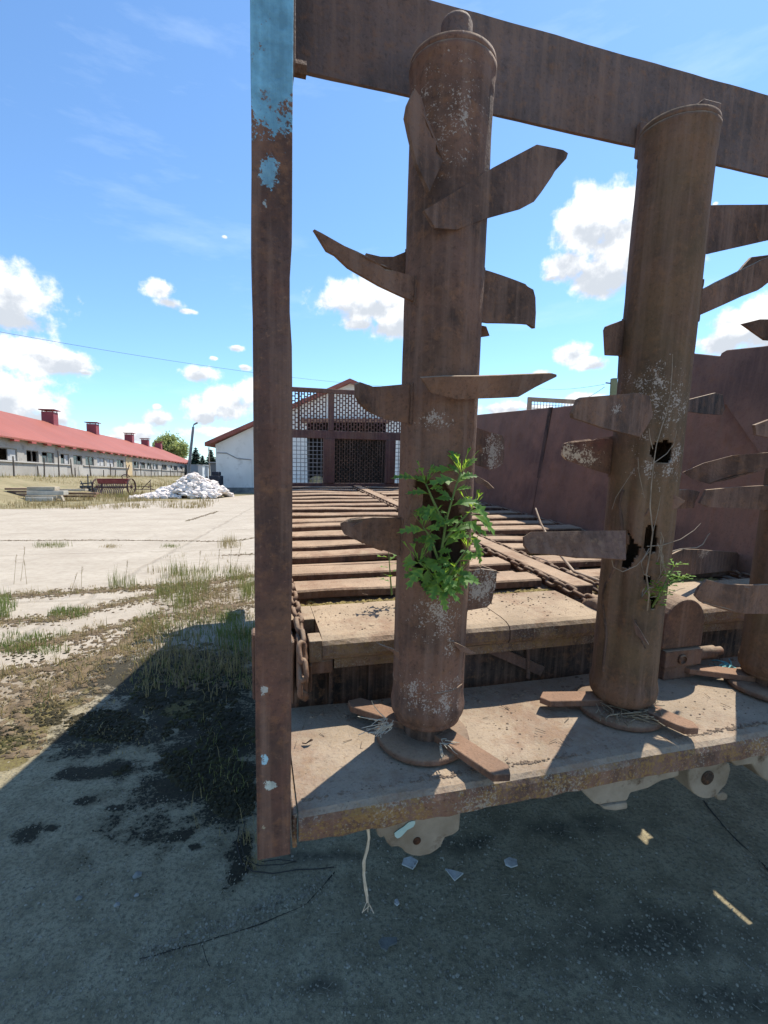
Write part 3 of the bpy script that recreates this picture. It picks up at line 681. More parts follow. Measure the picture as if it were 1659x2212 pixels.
#__PART2__
# ------------------------------------------------------------------ plants, sticks, twine and litter on the spreader
M_leaf = leafmat('mugwort_leaf', (.045, .12, .045), (.17, .31, .07), (.45, .66, .06), .45)
M_leaf2 = leafmat('young_leaf', (.08, .19, .03), (.16, .30, .05), (.40, .58, .05), .4)
M_stem = plain('green_stem', (.08, .14, .04), (.14, .19, .06), 20)
M_dry = plain('dry_stem', (.15, .12, .09), (.27, .22, .17), 30, bump=.2)
M_twine = plain('pale_twine', (.45, .40, .31), (.62, .56, .44), 90, bump=.5)

def lobed(L, W, lobes, R_):
    """outline of a pinnate lobed leaf lying along +x"""
    up = [(0, .025*W), (L*.14, .05*W)]
    for i in range(lobes):
        t = .20+.46*i/max(lobes-1, 1); w = W*(.62, 1.0, .78, .5)[min(i, 3)]*R_.uniform(.8, 1.15)
        up += [(L*(t+.01), .13*W), (L*(t+.13), w*.62), (L*(t+.25), w), (L*(t+.20), w*.50), (L*(t+.13), .17*W)]
    up += [(L*.88, .15*W), (L, 0)]
    return up
def leaf_into(mb, base, d, up, L, W, lobes, R_, droop=.35):
    d = d.normalized(); s = d.cross(up)
    if s.length < .05: s = d.cross(Vector((1, .2, 0)))
    s.normalize(); u = s.cross(d)
    hi = lobed(L, W, lobes, R_); lo = lobed(L, W, lobes, R_)
    cup = R_.uniform(.1, .35)
    def P(x, y):
        q = x/L
        return base+d*x+s*y+u*(cup*abs(y)-droop*L*q*q+.1*L*q)
    n = len(hi)
    vs = [P(x, 0) for x, y in hi]+[P(x, y) for x, y in hi]+[P(x, -y) for x, y in lo]
    fs = []
    for i in range(n-1):
        fs += [(i, i+1, n+i+1, n+i), (i+1, i, 2*n+i, 2*n+i+1)]
    mb.add(vs, fs)

# leafy plant growing out of the rust hole in the first beater
Rp = random.Random(5)
pr_loc = t2w(T(945, 1255, 1, .955))
pl = thing('mugwort_plant', pr_loc, 'leafy green weed sprouting from a rust hole in the nearest beater', 'plant')
st = MB(); lv = MB()
def tw(px, py, y): return t2w(T(px, py, 1, y))
stems = [[(948, 1268, .955), (952, 1200, .93), (965, 1120, .90), (985, 1050, .90), (996, 1020, .90)],
         [(940, 1268, .955), (925, 1230, .92), (905, 1215, .90)], [(955, 1268, .955), (980, 1225, .91), (1010, 1185, .92)],
         [(950, 1255, .955), (972, 1250, .92), (988, 1246, .91)], [(950, 1220, .94), (930, 1160, .91), (915, 1140, .90)],
         [(958, 1170, .92), (990, 1130, .91), (1020, 1100, .92)], [(962, 1140, .91), (935, 1080, .91), (920, 1045, .91)],
         [(940, 1252, .955), (945, 1258, .91), (948, 1262, .905)]]
for si, s in enumerate(stems):
    P = [tw(*p) for p in s]; st.tube(P, .0035, 6, r1=.0016)
    nl = 15 if si == 0 else 7
    for i in range(nl):
        t = (i+.6)/nl if si else .12+.88*i/nl
        k = min(int(t*(len(P)-1)), len(P)-2); f = t*(len(P)-1)-k
        b = P[k].lerp(P[k+1], f); ax = (P[k+1]-P[k]).normalized()
        a = i*2.4+si
        d = (Vector((math.cos(a), math.sin(a)*.55-.45, .0))+ax*.55+Vector((0, 0, Rp.uniform(-.35, .25)))).normalized()
        L = Rp.uniform(.036, .064)*(1 if t < .85 else .65)
        leaf_into(lv, b, d, Vector((0, -.7, .75)), L, L*Rp.uniform(.20, .33), 4, Rp, Rp.uniform(.3, 1.0))
    tip = P[-1]
    for i in range(6):
        a = i*1.05; leaf_into(lv, tip, Vector((math.cos(a)*.6, math.sin(a)*.4-.2, .75)), Vector((0, 0, 1)), Rp.uniform(.035, .07), .007, 2, Rp, .1)
for (x, y, dx, dz, L) in ((1010, 1085, 1, -.45, .085), (1015, 1110, 1, -.35, .09), (1012, 1150, .9, -.9, .07), (1018, 1165, .8, -1, .075), (905, 1040, -.9, .5, .07), (985, 1020, -.9, .35, .075), (992, 1015, -.2, 1, .06), (1000, 1018, .5, .9, .05), (888, 1190, -.3, -1, .06), (925, 1225, -.2, -1, .055), (955, 1245, -.9, -.7, .06), (985, 1240, .1, -1, .055)):
    leaf_into(lv, tw(x, y, .915), Vector((dx, -.25, dz)), Vector((.1, -.6, 1)), L*.74, L*.24, 4, Rp, .6)
st.build('stem', M_stem, pl, off=pr_loc); lv.build('leaves', M_leaf, pl, off=pr_loc, fixn=False)
# small weed half hidden behind the same beater
loc = tw(846, 1285, 1.40)
pl = thing('small_weed', loc, 'small dark weed poking out behind the left edge of the nearest beater', 'plant')
st = MB(); lv = MB(); P = [tw(846, 1285, 1.40), tw(842, 1230, 1.39), tw(839, 1190, 1.39)]; st.tube(P, .003, 5, r1=.001)
for i in range(9):
    t = .15+.85*i/9; k = 0 if t < .5 else 1; b = P[k].lerp(P[k+1], (t-.5*k)*2)
    a = i*2.3; leaf_into(lv, b, Vector((math.cos(a), math.sin(a)*.5, .3)), Vector((0, 0, 1)), Rp.uniform(.03, .05), .016, 2, Rp, .3)
st.build('stem', M_stem, pl, off=loc); lv.build('leaves', M_leaf, pl, off=loc, fixn=False)
# bright young weed on beater two
loc = tw(1408, 1312, .94)
pl = thing('young_weed', loc, 'small bright green weed growing out of the torn middle beater', 'plant')
st = MB(); lv = MB()
for s in (((1408, 1312, .94), (1432, 1270, .90), (1456, 1222, .89)), ((1408, 1312, .94), (1422, 1290, .90), (1425, 1278, .89)), ((1432, 1270, .90), (1460, 1255, .89), (1470, 1248, .89))):
    P = [tw(*p) for p in s]; st.tube(P, .0028, 6, r1=.0012)
    for i in range(16):
        t = (i+.5)/16; k = 0 if t < .5 else 1; b = P[k].lerp(P[k+1], (t-.5*k)*2)
        a = i*2.4; L = Rp.uniform(.022, .04)
        leaf_into(lv, b, Vector((math.cos(a), math.sin(a)*.6-.2, .35)), Vector((0, -.2, 1)), L, L*.16, 2, Rp, .3)
    for i in range(9):
        a = i*.7; L = Rp.uniform(.03, .045); leaf_into(lv, P[-1], Vector((math.cos(a), math.sin(a)*.6, .3)), Vector((0, 0, 1)), L, L*.17, 2, Rp, .3)
st.build('stem', M_stem, pl, off=loc); lv.build('leaves', M_leaf2, pl, off=loc, fixn=False)
# dry vine climbing beater two
loc = tw(1400, 1318, .935)
m = MB()
def vine(pts, r, r1): m.tube([tw(x, y, yy) for x, y, yy in pts], r*.62, 6, r1=r1*.7)
vine([(1398, 1318, .93), (1402, 1285, .90), (1396, 1240, .90), (1404, 1195, .90), (1410, 1150, .90), (1404, 1095, .90), (1407, 1045, .90), (1412, 1000, .90), (1418, 960, .90), (1430, 920, .90), (1440, 890, .90), (1448, 850, .90), (1452, 800, .90), (1453, 765, .90)], .0032, .001)
vine([(1412, 1000, .9), (1440, 980, .9), (1455, 960, .9), (1462, 930, .9)], .0018, .0008)
vine([(1410, 970, .9), (1404, 945, .9), (1402, 925, .9)], .0016, .0008)
vine([(1410, 1150, .9), (1420, 1110, .9), (1428, 1070, .9)], .0018, .0008)
vine([(1402, 1185, .9), (1385, 1215, .88), (1390, 1240, .88), (1404, 1246, .89)], .0022, .0012)
vine([(1404, 1190, .9), (1375, 1222, .9), (1345, 1235, .9), (1325, 1225, .9), (1318, 1195, .9), (1310, 1165, .9)], .0016, .0008)
vine([(1398, 1180, .9), (1430, 1178, .92), (1470, 1165, .95), (1500, 1145, .97), (1514, 1130, .98)], .0020, .0009)
vine([(1440, 1195, .98), (1470, 1186, 1.0), (1505, 1183, 1.0), (1518, 1176, 1.0), (1530, 1155, 1.0), (1534, 1152, 1.0)], .0030, .0014)
vine([(1405, 1290, .9), (1440, 1285, .9), (1470, 1272, .9), (1480, 1270, .9)], .0014, .0008)
vine([(1392, 1270, .88), (1388, 1278, .88), (1386, 1290, .87), (1400, 1270, .88), (1412, 1268, .9)], .0016, .0010)
vine([(1378, 990, .92), (1380, 1020, .92), (1384, 1040, .92), (1392, 1075, .92)], .0014, .0008)
vine([(1372, 1010, .95), (1330, 1075, .95), (1322, 1100, .95)], .0009, .0007)
for q in range(7): vine([(1425+jit(5), 1150+q*8, .9), (1432+jit(6), 1165+q*12, .9), (1424+jit(8), 1190+q*12, .9)], .0018, .0008)
tag(m.build('dry_vine', M_dry), 'dead grey vine climbing the torn middle beater', 'dry vine')
# bare stick lying on the deck
m = MB(); m.tube([t2w((1.255, 1.40, -.49)), t2w(T(1240, 1235, 1, 1.62)), t2w(T(1195, 1180, 1, 1.85)), t2w(T(1168, 1130, 1, 2.0)), t2w(T(1157, 1098, 1, 2.1))], .0065, 8, r1=.004)
tag(m.build('stick', plain('bare_stick', (.30, .22, .15), (.45, .36, .27), 25)), 'thin bare stick leaning out of the chain channel on the deck', 'stick')
# twine tuft round the first beater, blue twine by the third, hanging strand under the bed plate
def tuft(name, c, dirs, nS, L, r, mat, label, cat):
    m = MB()
    for i in range(nS):
        d = dirs[i % len(dirs)]; d = (Vector(d)+Vector((jit(.5), jit(.5), jit(.45)))).normalized()
        p = Vector(c)+Vector((jit(.012), jit(.012), jit(.008))); P = [p]; l_ = L*R.uniform(.5, 1.1)
        curl = Vector((jit(.7), jit(.7), jit(.8)))
        for q in range(7):
            d = (d+curl*.16+Vector((0, 0, -.11))).normalized(); p = p+d*(l_/7); P.append(p.copy())
        for k, pp in enumerate(P): pp.z = max(pp.z, c[2]-.010)
        m.tube(P, r, 4, r1=r*.7)
    return tag(m.build(name, mat), label, cat)
tuft('twine_tuft', t2w(T(838, 1562, 1, .965)), [tuple(-AX-AY*.3), tuple(-AX*.8-AY*.7), tuple(-AX+Vector((0, 0, .3)))], 26, .075, .0011, M_twine, 'frayed pale twine tuft at the foot of the nearest beater', 'twine')
tuft('twine_tuft', t2w(T(960, 1604, 1, .925)), [tuple(AX*.5-AY), tuple(-AX*.6-AY), tuple(AX)], 14, .05, .0010, M_twine, 'short twine scraps caught between the nearest beater and its base disc', 'twine')
m = MB()
for q in range(60):
    a = R.uniform(PI, 2*PI); rr = R.uniform(.06, .095); c = Vector((.955+rr*math.cos(a), BY-.005+rr*math.sin(a), -.668+jit(.006)))
    P = [t2w(c)]; d = Vector((math.cos(a+1.5*R.choice((-1, 1))), math.sin(a+1.5), jit(.4)))
    for k in range(4): c = c+d.normalized()*.016; d += Vector((jit(.8), jit(.8), -.2)); c.z = max(c.z, -.676); P.append(t2w(c))
    m.tube(P, .0012, 4)
tag(m.build('dry_grass_wrap', plain('old_straw', (.14, .11, .07), (.34, .28, .19), 60)), 'tangle of dead grass wound under the middle beater', 'dry grass')
tuft('blue_twine', t2w(T(1570, 1440, 2, -.68)), [tuple(AX), tuple(-AX), tuple(AY)], 24, .06, .0022, plain('blue_twine', (.16, .48, .50), (.32, .66, .66), 60), 'scrap of turquoise twine lying by the right beater base', 'twine')
m = MB()
P0 = [T(795, 1788, 1, .86), T(798, 1812, 1, .86), T(793, 1835, 1, .86), T(786, 1862, 1, .86), T(785, 1890, 1, .86), T(790, 1918, 1, .86), T(794, 1945, 1, .86)]
for q in range(5):
    P = [t2w(p+Vector((jit(.0022), jit(.003), jit(.002)))) for p in P0]; m.tube(P, .0022, 5, r1=.0016)
for q in range(4):
    e = P0[-1]; m.tube([t2w(e), t2w(e+Vector((jit(.006), jit(.006), -.012))), t2w(e+Vector((jit(.014), jit(.01), -.03)))], .0009, 4)
tag(m.build('twine_strand', M_twine), 'frayed twine strand dangling below the bed plate front edge', 'twine')
# rusty chip on the bed plate
m = MB(); c = T(664, 1607, 2, -.696)
m.poly([t2w(c+Vector(p)) for p in ((-.012, .004, 0), (-.004, -.006, .004), (.008, -.002, .010), (.013, .004, .004), (.004, .002, .002))], (0, 0, .003))
tag(m.build('rust_chip', M_rust), 'curled rust chip lying on the bed plate beside the post', 'rust chip')
# moss and grit between the slats: uncountable
M_moss = plain('deck_moss', (.16, .12, .04), (.34, .27, .10), 40, c3=(.10, .08, .05), s3=90, bump=.6)
m = MB(); Rm = random.Random(3)
def clod(c, r):
    k = 6; vs = []
    for i in range(3):
        h = (-.2, .35, .8)[i]; rr = (1, .85, .35)[i]
        for j in range(k):
            a = 2*PI*j/k+Rm.uniform(-.3, .3); q = rr*Rm.uniform(.7, 1.2)*r
            vs.append(t2w((c[0]+q*math.cos(a)*1.3, c[1]+q*math.sin(a), c[2]+h*r*Rm.uniform(.5, .9))))
    m.add(vs, [(i*k+j, i*k+(j+1) % k, (i+1)*k+(j+1) % k, (i+1)*k+j) for i in range(2) for j in range(k)]+[tuple(range(2*k, 3*k))])
for (xa, xb, ya, yb, nn, r) in ((.13, .50, 1.445, 1.56, 320, .012), (.15, .42, 1.75, 1.86, 60, .010), (.35, .68, 1.77, 1.86, 140, .012), (.14, 1.08, 1.45, 1.56, 260, .010), (.95, 1.08, 1.45, 1.56, 120, .014), (1.24, 1.9, 1.46, 1.58, 300, .014), (1.5, 1.95, 1.62, 1.78, 260, .014), (.15, 1.0, 3.2, 3.3, 120, .018), (.15, 1.0, 3.5, 3.6, 150, .02), (.7, 1.1, 3.0, 3.1, 100, .018), (.2, 1.05, 2.6, 2.7, 70, .012), (1.25, 1.9, 2.05, 2.15, 150, .012), (1.05, 1.1, 1.6, 5, 120, .012), (.13, .2, 1.4, 3.5, 120, .012)):
    for q in range(nn): clod((Rm.uniform(xa, xb), Rm.triangular(ya, yb, yb-.02), -.540), r*Rm.uniform(.4, 1.1))
tag(m.build('moss', M_moss), kind='stuff')
m = MB()
def crumb(x, y, z, r): clod((x, y, z), r)
for q in range(900):
    x = Rm.uniform(.14, 2.0); k_ = Rm.choice((0, 0, 1, 2)); 
    y = 1.46+.245*Rm.randint(0, 15)+Rm.uniform(.0, .14); crumb(x, y, -.545, Rm.choice((.006, .009, .012, .018)))
for q in range(700): crumb(Rm.uniform(.085, 1.9), .862+abs(Rm.gauss(0, .006)), -.7005, Rm.choice((.0015, .002, .003, .004)))
for q in range(420): crumb(Rm.uniform(.085, 1.9), Rm.uniform(.87, 1.2), -.7005, Rm.choice((.001, .0015, .002, .003)))
for q in range(300): crumb(Rm.uniform(.17, 1.02), Rm.uniform(1.21, 1.43), -.5005, Rm.choice((.001, .0015, .002, .003)))
for q in range(150): crumb(Rm.uniform(.1, 1.9), Rm.uniform(1.12, 1.2), -.7005, Rm.choice((.003, .005, .008)))
for q in range(160):
    a = Rm.uniform(0, 6.3); x, y, z = (Rm.uniform(.09, 1.9), Rm.uniform(.86, 1.2), -.698) if q % 2 else (Rm.uniform(.17, 1.9), Rm.uniform(1.2, 3.4), -.498)
    L_ = Rm.uniform(.008, .03); m.tube([t2w((x, y, z)), t2w((x+L_*math.cos(a), y+L_*math.sin(a), z+.002))], .0008, 4)
tag(m.build('dirt', plain('deck_dirt', (.12, .085, .06), (.27, .20, .14), 30, bump=.3)), kind='stuff')

# ------------------------------------------------------------------ GROUND
JOINTS = [[(-20, 1290), (120, 1283), (200, 1278), (345, 1268), (440, 1262), (560, 1240)], [(-20, 1345), (110, 1340), (180, 1322), (260, 1305), (345, 1285), (420, 1262)],
          [(-20, 1405), (100, 1392), (200, 1365), (300, 1345), (350, 1330)], [(-20, 1455), (80, 1450), (180, 1432), (260, 1405), (330, 1350)],
          [(420, 1300), (480, 1270), (560, 1262)], [(400, 1330), (560, 1300)], [(-20, 1545), (60, 1520), (140, 1480), (200, 1440)], [(0, 1168), (250, 1167), (500, 1170), (560, 1160)], [(402, 1126), (470, 1105)], [(480, 1200), (560, 1197)]]
def ground_mat():
    m, t, b = new_mat('yard_ground')
    p = t.n('ShaderNodeTexCoord').outputs['Object']
    n1 = t.noise(p, .9, 6, .6); n2 = t.noise(p, 7, 7, .65); n3 = t.noise(p, 60, 6, .65); n4 = t.noise(p, 260, 3, .6)
    col = t.mix(t.ramp(n1, .3, .7), (.37, .315, .245), (.47, .41, .325))
    col = t.mix(t.ramp(n2, .45, .70, 0, .5), col, (.27, .22, .165))
    # grimy concrete near and under the spreader, with its shade put into the colour
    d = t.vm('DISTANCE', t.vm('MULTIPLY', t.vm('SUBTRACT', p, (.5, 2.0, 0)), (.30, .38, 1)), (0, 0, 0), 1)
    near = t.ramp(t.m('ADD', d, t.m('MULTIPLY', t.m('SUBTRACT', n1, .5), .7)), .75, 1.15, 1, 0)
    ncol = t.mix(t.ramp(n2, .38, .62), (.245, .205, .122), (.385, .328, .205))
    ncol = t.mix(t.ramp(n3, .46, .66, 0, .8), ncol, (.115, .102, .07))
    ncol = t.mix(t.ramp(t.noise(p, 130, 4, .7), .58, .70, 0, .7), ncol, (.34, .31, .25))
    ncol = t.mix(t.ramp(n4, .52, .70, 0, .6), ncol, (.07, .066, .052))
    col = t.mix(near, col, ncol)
    grit = t.ramp(t.voro(p, 75), .10, .16, .6, 0)
    col = t.mix(t.m('MULTIPLY', grit, t.ramp(n2, .52, .62)), col, (.36, .35, .31))
    # slab joints of the yard, in its own grid
    rot = t.n('ShaderNodeMapping'); t.l(p, rot.inputs[0]); rot.inputs['Rotation'].default_value = (0, 0, rad(-9))
    sx = t.n('ShaderNodeSeparateXYZ'); t.l(rot.outputs[0], sx.inputs[0])
    wob = t.m('MULTIPLY', t.m('SUBTRACT', t.noise(p, 1.3, 5, .7), .5), .35)
    jl = None
    for out, per, off in ((0, 9.0, 1.2), (1, 3.9, .2)):
        q = t.m('ABSOLUTE', t.m('SUBTRACT', t.m('FRACT', t.m('DIVIDE', t.m('ADD', t.m('ADD', sx.outputs[out], wob), off+600), per)), .5))
        f = t.ramp(t.m('MULTIPLY', q, per), .02, .07, 1, 0)
        jl = f if jl is None else t.m('MAXIMUM', jl, f)
    cr = t.ramp(t.voro(t.vm('ADD', p, t.vm('SCALE', p, None)) if False else p, .55, 'DISTANCE_TO_EDGE'), .004, .016, .55, 0)
    jl = t.m('MAXIMUM', jl, t.m('MULTIPLY', cr, t.ramp(n1, .48, .6)))
    far = t.ramp(sx.outputs[1], 60, 75, 1, 0)
    col = t.mix(t.m('MULTIPLY', t.m('MULTIPLY', jl, .22), t.m('MULTIPLY', far, t.m('SUBTRACT', 1, near))), col, (.13, .095, .06))
    # moss, dirt and plain darker patches, each with its own place
    def patch(lst, colr, k, dark, soft=.75):
        nonlocal col
        f = None
        for (px, py, rx, ry) in lst:
            c = G(px, py); e = G(px+rx, py); g = G(px, py-ry); wx = (e-c).length; wy = (g-c).length
            dd = t.vm('DISTANCE', t.vm('MULTIPLY', t.vm('SUBTRACT', p, tuple(c)), (1/wx, 1/wy, 0)), (0, 0, 0), 1)
            f = dd if f is None else t.m('MINIMUM', f, dd)
        v = t.m('ADD', f, t.m('ADD', t.m('MULTIPLY', t.m('SUBTRACT', n2, .5), 2.6), t.m('MULTIPLY', t.m('SUBTRACT', n3, .5), 1.9)))
        f = t.ramp(v, soft, 1.05, k, 0)
        cc = t.mix(t.ramp(n3, .4, .6), dark, colr)
        col = t.mix(f, col, cc)
        return f
    fd = patch([(60, 1490, 160, 50), (440, 1310, 120, 40), (40, 1590, 60, 50)], (.24, .175, .11), .6, (.14, .10, .062), .1)
    fm = patch([(450, 1620, 130, 110), (400, 1500, 150, 70), (500, 1720, 70, 60), (230, 1570, 110, 45), (170, 1670, 60, 14), (245, 1660, 40, 18), (55, 1805, 30, 18), (110, 1790, 20, 8), (390, 1805, 30, 14), (250, 1745, 26, 8), (180, 1730, 22, 8), (420, 1830, 20, 10), (520, 1850, 30, 60), (340, 1450, 200, 50)], (.040, .034, .018), .95, (.016, .014, .009))
    patch([(700, 1850, 100, 18), (950, 1820, 170, 26), (1250, 1785, 170, 26), (1400, 2030, 300, 80), (1560, 2150, 160, 50), (700, 2130, 60, 26)], (.10, .09, .065), .8, (.05, .046, .034), .1)  # darker ground below the bed plate front and towards the lower right
    patch([(400, 1530, 45, 18), (30, 1600, 60, 40), (90, 1540, 60, 25), (20, 1650, 30, 15)], (.17, .14, .045), .9, (.10, .075, .03))
    t.put(b.inputs['Base Color'], col); b.inputs['Roughness'].default_value = .92
    bp = t.n('ShaderNodeBump'); bp.inputs['Strength'].default_value = .7; bp.inputs['Distance'].default_value = .012
    h = t.m('ADD', t.m('MULTIPLY', n3, .8), t.m('ADD', t.m('MULTIPLY', n4, .35), t.m('MULTIPLY', t.m('ADD', fm, fd), .8)))
    h = t.m('SUBTRACT', h, t.m('MULTIPLY', jl, 1.2))
    t.l(h, bp.inputs['Height']); t.l(bp.outputs[0], b.inputs['Normal'])
    return m
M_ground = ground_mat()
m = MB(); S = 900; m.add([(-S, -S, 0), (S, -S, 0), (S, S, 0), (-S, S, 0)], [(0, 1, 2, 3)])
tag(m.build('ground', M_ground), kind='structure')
M_field = plain('dry_field', (.20, .165, .085), (.29, .24, .135), .6, c3=(.15, .155, .065), s3=1.5, bump=.5, dist=.05)
m = MB()
fp = [G(-400, 1100), G(60, 1100), G(150, 1096), G(300, 1083), G(420, 1080)]
m.add([Vector((v.x, v.y, .004)) for v in fp]+[Vector((-8, 60, .004)), Vector((5, 260, .004)), Vector((-250, 260, .004)), Vector((-250, 30, .004))], [tuple(range(9))])
tag(m.build('field', M_field), kind='structure')
# grassy bank in front of the barn
BD = Vector((-.21, .977, 0)).normalized(); BN = Vector((BD.y, -BD.x, 0))     # barn axis, and towards the yard
E0 = Vector((-34, 43, 0))
def bank(s, w, z): v = E0+BD*s+BN*w; return Vector((v.x, v.y, z))
m = MB(); vs = []; ss = [-30+i*4 for i in range(52)]
prof = [(9.5, 0.0), (8, .35), (6, .9), (3.5, 1.35), (1, 1.5), (-16, 1.5), (-22, 0)]
for s in ss:
    for j, (w, z) in enumerate(prof): vs.append(bank(s, w+.5*noise.noise(Vector((s*.15, j, 0))), z*(1+.12*noise.noise(Vector((s*.2, j*2, 3))))))
n = len(prof)
m.add(vs, [(i*n+j, i*n+j+1, (i+1)*n+j+1, (i+1)*n+j) for i in range(len(ss)-1) for j in range(n-1)], True)
tag(m.build('bank', M_field), kind='structure')

# dirt and dead roots packed in the slab joints, and hairline cracks: ragged thin layers on the concrete
Rd = random.Random(31)
def strip(mb, pts, w, z, step=.03, amp=.5, wob=.05):
    P = []
    for a_, b_ in zip(pts, pts[1:]):
        A, B = G(*a_), G(*b_); n_ = max(1, int((B-A).length/step))
        P += [A.lerp(B, q/n_) for q in range(n_)]
    P.append(G(*pts[-1])); vs = []
    for i, p in enumerate(P):
        d = (P[min(i+1, len(P)-1)]-P[max(i-1, 0)]).normalized(); n_ = Vector((-d.y, d.x, 0))
        o = wob*noise.noise(p*2.3)+wob*.4*noise.noise(p*9)
        f = lambda k: w*max(.08, 1+amp*2.2*noise.noise(p*3.1+Vector((k, 0, 0)))+amp*1.4*noise.noise(p*13+Vector((k, 5, 0)))+amp*Rd.uniform(-.5, .5))
        vs += [p+n_*(o+f(0))+Vector((0, 0, z)), p+n_*o+Vector((0, 0, z+min(.012, w*.2))), p+n_*(o-f(3))+Vector((0, 0, z))]
    mb.add(vs, [(3*i+k, 3*i+3+k, 3*i+4+k, 3*i+1+k) for i in range(len(P)-1) for k in (0, 1)], True)
    return P
k_d = 6
def dab(mb, c, r, h):
    a0 = Rd.uniform(0, 6); vs = [Vector((c.x+r*Rd.uniform(.5, 1.3)*math.cos(a0+2*PI*j/k_d), c.y+r*Rd.uniform(.5, 1.3)*math.sin(a0+2*PI*j/k_d), .003)) for j in range(k_d)]
    vs += [Vector((c.x+.5*(v.x-c.x), c.y+.5*(v.y-c.y), .003+h)) for v in vs]
    mb.add(vs, [(j, (j+1) % k_d, k_d+(j+1) % k_d, k_d+j) for j in range(k_d)]+[tuple(range(k_d, 2*k_d))])
m = MB()
for q, pts in enumerate(JOINTS):
    w_ = .055 if q < 7 else .022
    P = strip(m, pts, w_, .0035)
    for p in P:
        for e in range(8 if q < 7 else 2): dab(m, p+Vector((Rd.gauss(0, w_*2.1), Rd.gauss(0, w_*2.1), 0)), Rd.choice((.008, .012, .018, .028)), Rd.uniform(.003, .010))
for (x, y, rx, ry, n_) in ((60, 1490, 160, 48, 230), (440, 1310, 110, 36, 420), (40, 1590, 60, 50, 120), (230, 1390, 80, 25, 200), (430, 1440, 120, 50, 420)):
    for e in range(n_):
        a = Rd.uniform(0, 2*PI); d = Rd.random()**.6; dab(m, G(x+rx*d*math.cos(a), y+ry*d*math.sin(a)), Rd.choice((.008, .012, .02, .03)), Rd.uniform(.002, .008))
tag(m.build('dirt', plain('joint_dirt', (.095, .068, .04), (.205, .148, .088), 14, c3=(.15, .135, .05), s3=3, bump=.8)), kind='stuff')
m = MB()
for pts, w_ in (([(300, 2075), (430, 2045), (560, 2000), (665, 1955), (725, 1885)], .0022), ([(1520, 1730), (1590, 1810), (1700, 1920)], .0045), ([(430, 2045), (450, 2090)], .0012)):
    strip(m, pts, w_, .0015, .006, 1.0, .016)
tag(m.build('crack', plain('crack_fill', (.035, .03, .022), (.06, .052, .04), 30)), kind='structure')

# grass: one body per kind, blades that taper
M_gdry = leafmat('dry_grass', (.20, .14, .06), (.38, .29, .135), (.4, .32, .14), .3, 3)
M_ggrn = leafmat('green_grass', (.085, .105, .03), (.21, .20, .075), (.32, .34, .09), .3, 3)
M_glsh = leafmat('lush_grass', (.085, .105, .032), (.18, .18, .06), (.22, .32, .06), .3, 3)
Rg = random.Random(21)
def blades(mb, c, nb, h, spread, w=.003, lean=.5):
    for i in range(nb):
        a = Rg.uniform(0, 2*PI); q = spread*math.sqrt(Rg.random())
        p = Vector((c.x+q*math.cos(a), c.y+q*math.sin(a), c.z)); hh = h*Rg.uniform(.4, 1.15)
        b = Rg.uniform(0, 2*PI); d = Vector((math.cos(b), math.sin(b), 0)); s = Vector((-d.y, d.x, 0))*w*Rg.uniform(.6, 1.2)
        l_ = lean*Rg.uniform(.1, 1.0)
        p1 = p+Vector((0, 0, hh*.5))+d*hh*.18*l_; p2 = p+Vector((0, 0, hh*(1-.3*l_)))+d*hh*.75*l_
        mb.add([p-s, p+s, p1+s*.7, p1-s*.7, p2], [(0, 1, 2, 3), (3, 2, 4)])
gd, gg, gl = MB(), MB(), MB()
def scatter(mb, x0, x1, y0, y1, k, nb, h, spread, **kw):
    for i in range(k):
        c = G(Rg.uniform(x0, x1), Rg.uniform(y0, y1)); blades(mb, c, nb, h*Rg.uniform(.7, 1.2), spread, **kw)
def along(mb, pts, per_m, nb, h, wid, **kw):
    for a_, b_ in zip(pts, pts[1:]):
        A, B = G(*a_), G(*b_); n_ = max(1, int((B-A).length*per_m))
        for i in range(n_):
            c = A.lerp(B, Rg.random())+Vector((Rg.gauss(0, wid), Rg.gauss(0, wid), 0)); blades(mb, c, nb, h*Rg.uniform(.5, 1.3), .05, **kw)
for pts in JOINTS[:7]:
    along(gd, pts, 60, 9, .05, .12, lean=1.9); along(gd, pts, 9, 9, .13, .05, lean=1.0); along(gg, pts, 12, 7, .07, .06, lean=1.2)
for pts in JOINTS[7:]: along(gd, pts, 2.5, 8, .05, .03, lean=1.6); along(gg, pts, .7, 6, .07, .03)
scatter(gd, 330, 550, 1225, 1300, 60, 12, .16, .12); pass
scatter(gg, 345, 440, 1265, 1325, 46, 11, .24, .10, lean=.5); scatter(gg, 400, 552, 1235, 1262, 40, 14, .15, .12); scatter(gg, 525, 552, 1262, 1300, 14, 16, .22, .08)
scatter(gg, 240, 290, 1255, 1275, 10, 14, .28, .08, lean=.35); scatter(gg, 360, 400, 1235, 1260, 8, 14, .34, .08, lean=.3)
scatter(gl, 290, 545, 1325, 1400, 95, 9, .11, .13, lean=1.3); scatter(gd, 300, 550, 1330, 1460, 90, 12, .16, .12, lean=1.1)
scatter(gl, 470, 552, 1335, 1425, 40, 9, .20, .10, lean=.9)
scatter(gl, 113, 178, 1318, 1335, 24, 16, .09, .07); scatter(gl, -10, 22, 1290, 1335, 18, 16, .16, .08); scatter(gl, 0, 138, 1372, 1412, 44, 14, .09, .08)
scatter(gg, 82, 148, 1176, 1184, 24, 14, .12, .14); scatter(gd, 222, 256, 1177, 1184, 14, 10, .08, .12); scatter(gg, 345, 385, 1178, 1184, 12, 12, .08, .12); scatter(gd, 480, 516, 1168, 1188, 20, 14, .22, .12)
scatter(gd, 350, 552, 1200, 1240, 20, 8, .10, .12, lean=1)
scatter(gg, 420, 550, 1560, 1740, 20, 5, .07, .05, w=.002, lean=1.3); scatter(gd, 440, 552, 1480, 1840, 16, 3, .10, .06, w=.0016, lean=1.6)
